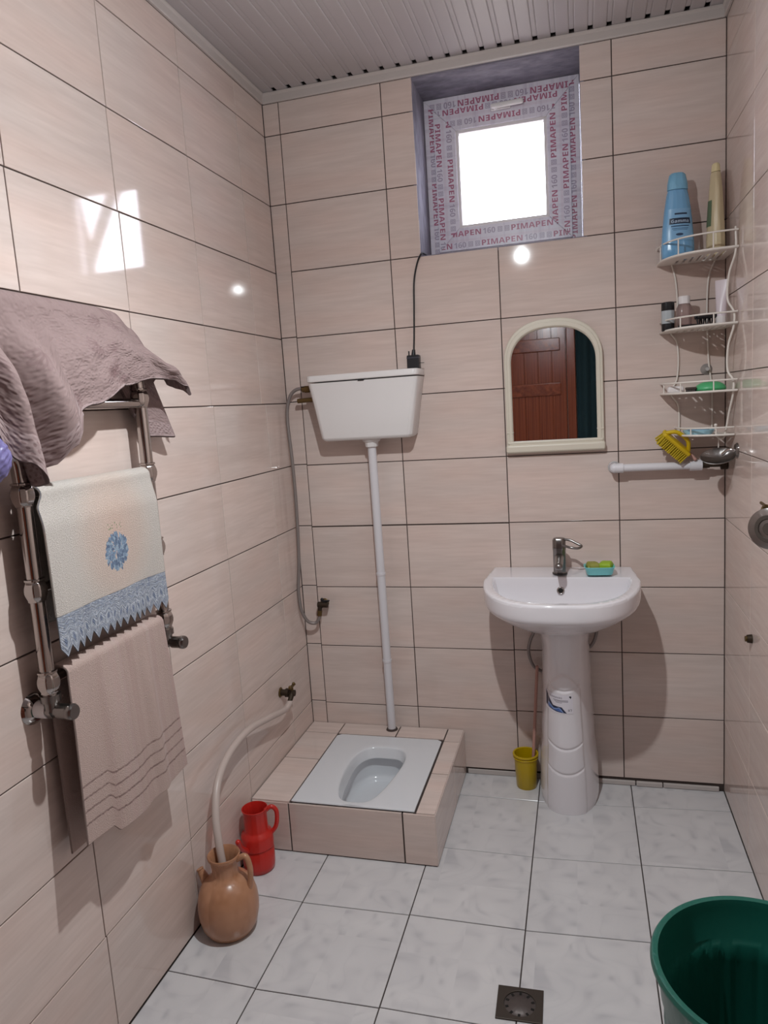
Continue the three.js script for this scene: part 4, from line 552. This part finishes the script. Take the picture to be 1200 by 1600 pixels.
{ // 2: white hand towel with blue flower and lace
  const tex = canvasTex(1024, 1024, (c, w, h) => { c.fillStyle = '#c2bab3'; c.fillRect(0, 0, w, h); const g = c.createRadialGradient(w * 0.55, h * 0.27, 30, w * 0.55, h * 0.27, 400); g.addColorStop(0, 'rgba(206,168,150,0.6)'); g.addColorStop(0.6, 'rgba(206,176,160,0.4)'); g.addColorStop(1, 'rgba(214,190,175,0)'); c.fillStyle = g; c.fillRect(0, 0, w, h * 0.6);
    const r = rng(8), cx = w * 0.54, cy = h * 0.185; for (let i = 0; i < 280; i++) { const a = r() * 6.28, d = Math.sqrt(r()), x = cx + Math.cos(a) * d * 112, y = cy + Math.sin(a) * d * 84 - 6; c.fillStyle = ['#687c95', '#7c92aa', '#5a6b85', '#93a5b6'][i % 4]; c.save(); c.translate(x, y); c.rotate(a + r()); c.beginPath(); c.ellipse(0, 0, 15, 7, 0, 0, 7); c.fill(); c.restore(); }
    c.fillStyle = '#7d8f6a'; for (let i = 0; i < 14; i++) c.fillRect(cx - 70 + r() * 140, cy + 100 + r() * 30, 7, 6); });
  const x1 = 0.082, zA = 1.114, zB = 1.502, y0 = 1.37;
  const P = (u, v, yB = 1.115) => { const z = lerp(zB, zA, u), k = v; const wob = 0.003 * Math.sin(z * 33 + k * 3) + 0.004 * Math.sin(z * 14);
    if (k < 0.4) { const q = k / 0.4; return V(0.028 + wob * 0.4, lerp(1.09, y0 - 0.004, q), z); } if (k < 0.5) { const a = Math.PI * (k - 0.4) / 0.1; return V(lerp(0.028, x1 - 0.012, (1 - Math.cos(a)) / 2), y0 + 0.016 * Math.sin(a) - 0.002, z); }
    const q = (k - 0.5) / 0.5; return V(x1 - 0.012 + 0.012 * smooth(0, 0.3, q) + wob * q, lerp(y0 - 0.002, yB, q), z + 0.004 * q + 0.018 * (1 - u) ** 3 * smooth(0, 0.12, q)); };
  const t = thing('hand_towel', 'white hand towel with a blue embroidered flower and blue lace border', 'towel'); const cl = part('cloth', cloth(60, 100, P, 0.006), terry(tex, [10, 12], 0.0022), t);
  const lace = canvasTex(1024, 256, (c, w, h) => { c.fillStyle = '#8b919c'; c.fillRect(0, 0, w, h); const r = rng(3); for (let i = 0; i < 1500; i++) { c.fillStyle = ['rgba(164,168,178,0.8)', 'rgba(92,102,126,0.6)', 'rgba(120,130,150,0.8)', 'rgba(180,184,192,0.7)'][i % 4]; c.beginPath(); c.ellipse(r() * w, r() * h, 3 + r() * 6, 2 + r() * 3, r() * 3, 0, 7); c.fill(); }
    c.lineWidth = 7; c.strokeStyle = '#a9aeb8'; for (let x = 0; x < w; x += 62) { c.beginPath(); c.ellipse(x + 31, 84, 20, 36, 0, 0, 7); c.stroke(); c.fillStyle = '#6a748a'; c.beginPath(); c.ellipse(x + 31, 84, 9, 22, 0, 0, 7); c.fill(); } c.strokeStyle = '#a2a8b4'; for (const y of [6, 150]) { c.beginPath(); c.moveTo(0, y); c.lineTo(w, y); c.stroke(); } });
  const teeth = 15, nu = teeth * 4, L = (u, v) => { const p = P(u, 1), tooth = Math.abs(((u * teeth) % 1) - 0.5) * 2; return V(p.x + 0.001 + 0.003 * Math.sin(u * 21) * v, lerp(p.y + 0.004, 1.047 - 0.022 * (1 - tooth) + 0.004 * Math.sin(u * 5), v), p.z); };
  part('lace_border', cloth(nu, 8, L, 0.003), std(0xffffff, 0.9, 0, { map: lace, bumpMap: pile, bumpScale: 0.002 }), cl, 'blue lace border with pointed teeth');
}
{ // 3: beige towel on the lowest rung
  const tex = canvasTex(512, 1024, (c, w, h) => { c.fillStyle = '#b29c94'; c.fillRect(0, 0, w, h); const r = rng(4); for (let i = 0; i < 30; i++) { c.fillStyle = `rgba(${r() < 0.5 ? '150,126,120' : '196,178,170'},0.10)`; c.fillRect(r() * w, 0, 10 + r() * 40, h); } for (const y of [52, 88, 124, 160]) for (let x = 0; x < w; x += 8) { c.fillStyle = `rgba(96,72,70,${0.35 + 0.3 * r()})`; c.fillRect(x, y + r() * 2, 8, 5); } });
  const zA = 1.135, zB = 1.5, y0 = 0.992;
  const hem = table([[1.12, 0.588], [1.2, 0.576], [1.33, 0.572], [1.4, 0.578], [1.42, 0.6], [1.5, 0.612], [1.55, 0.622]]);
  const P = (u, v) => { const z = lerp(zB, zA, u); const pleat = (q) => 0.010 * Math.exp(-Math.pow((z - 1.235) / 0.02, 2)) * q - 0.006 * Math.exp(-Math.pow((z - 1.28) / 0.03, 2)) * q + 0.007 * Math.exp(-Math.pow((z - 1.38) / 0.03, 2)) * q + 0.004 * Math.sin(z * 30) * q;
    if (v < 0.45) { const q = v / 0.45; return V(0.03, lerp(0.57, y0 - 0.006, q), z + 0.006); } if (v < 0.52) { const a = Math.PI * (v - 0.45) / 0.07; return V(lerp(0.03, 0.076, (1 - Math.cos(a)) / 2), y0 + 0.014 * Math.sin(a) - 0.004, z + 0.006 * (1 - (v - 0.45) / 0.07)); }
    const q = (v - 0.52) / 0.48; return V(0.076 + 0.016 * q + pleat(smooth(0, 0.4, q)), lerp(y0 - 0.004, hem(z), q), lerp(z, z < 1.3 ? lerp(1.3, z, 1.06) : lerp(1.3, z, 1.15), q)); };
  const t = thing('face_towel', 'beige towel with thin brown stripes on the lowest rail rung', 'towel'); part('cloth', cloth(70, 110, P, 0.005), terry(tex, [9, 14], 0.0016), t);
}
{ // lilac puff at the photo's left edge
  const g = new THREE.IcosahedronGeometry(0.05, 24), p = g.attributes.position; for (let i = 0; i < p.count; i++) { const v = V(p.getX(i), p.getY(i), p.getZ(i)), n = v.clone().normalize(), k = 1 + 0.035 * Math.sin(n.x * 15 + Math.sin(n.y * 9) * 2) * Math.cos(n.z * 13 + n.y * 7); p.setXYZ(i, v.x * k, v.y * k, v.z * k); } g.computeVertexNormals();
  const t = thing('bath_puff', 'lilac bath puff hanging at the left edge beside the towel rail', 'bath puff', [0.1, 1.452, 1.672]); part('puff', mergeVertices(g), M.lilac, t); part('loop', tube([V(0, 0.045, 0), V(-0.03, 0.062, 0.006), V(-0.052, 0.075, 0.01), V(-0.068, 0.1, 0.01)], 0.0018, 20, 6), M.white, t);
}
renderer.render(scene, camera);
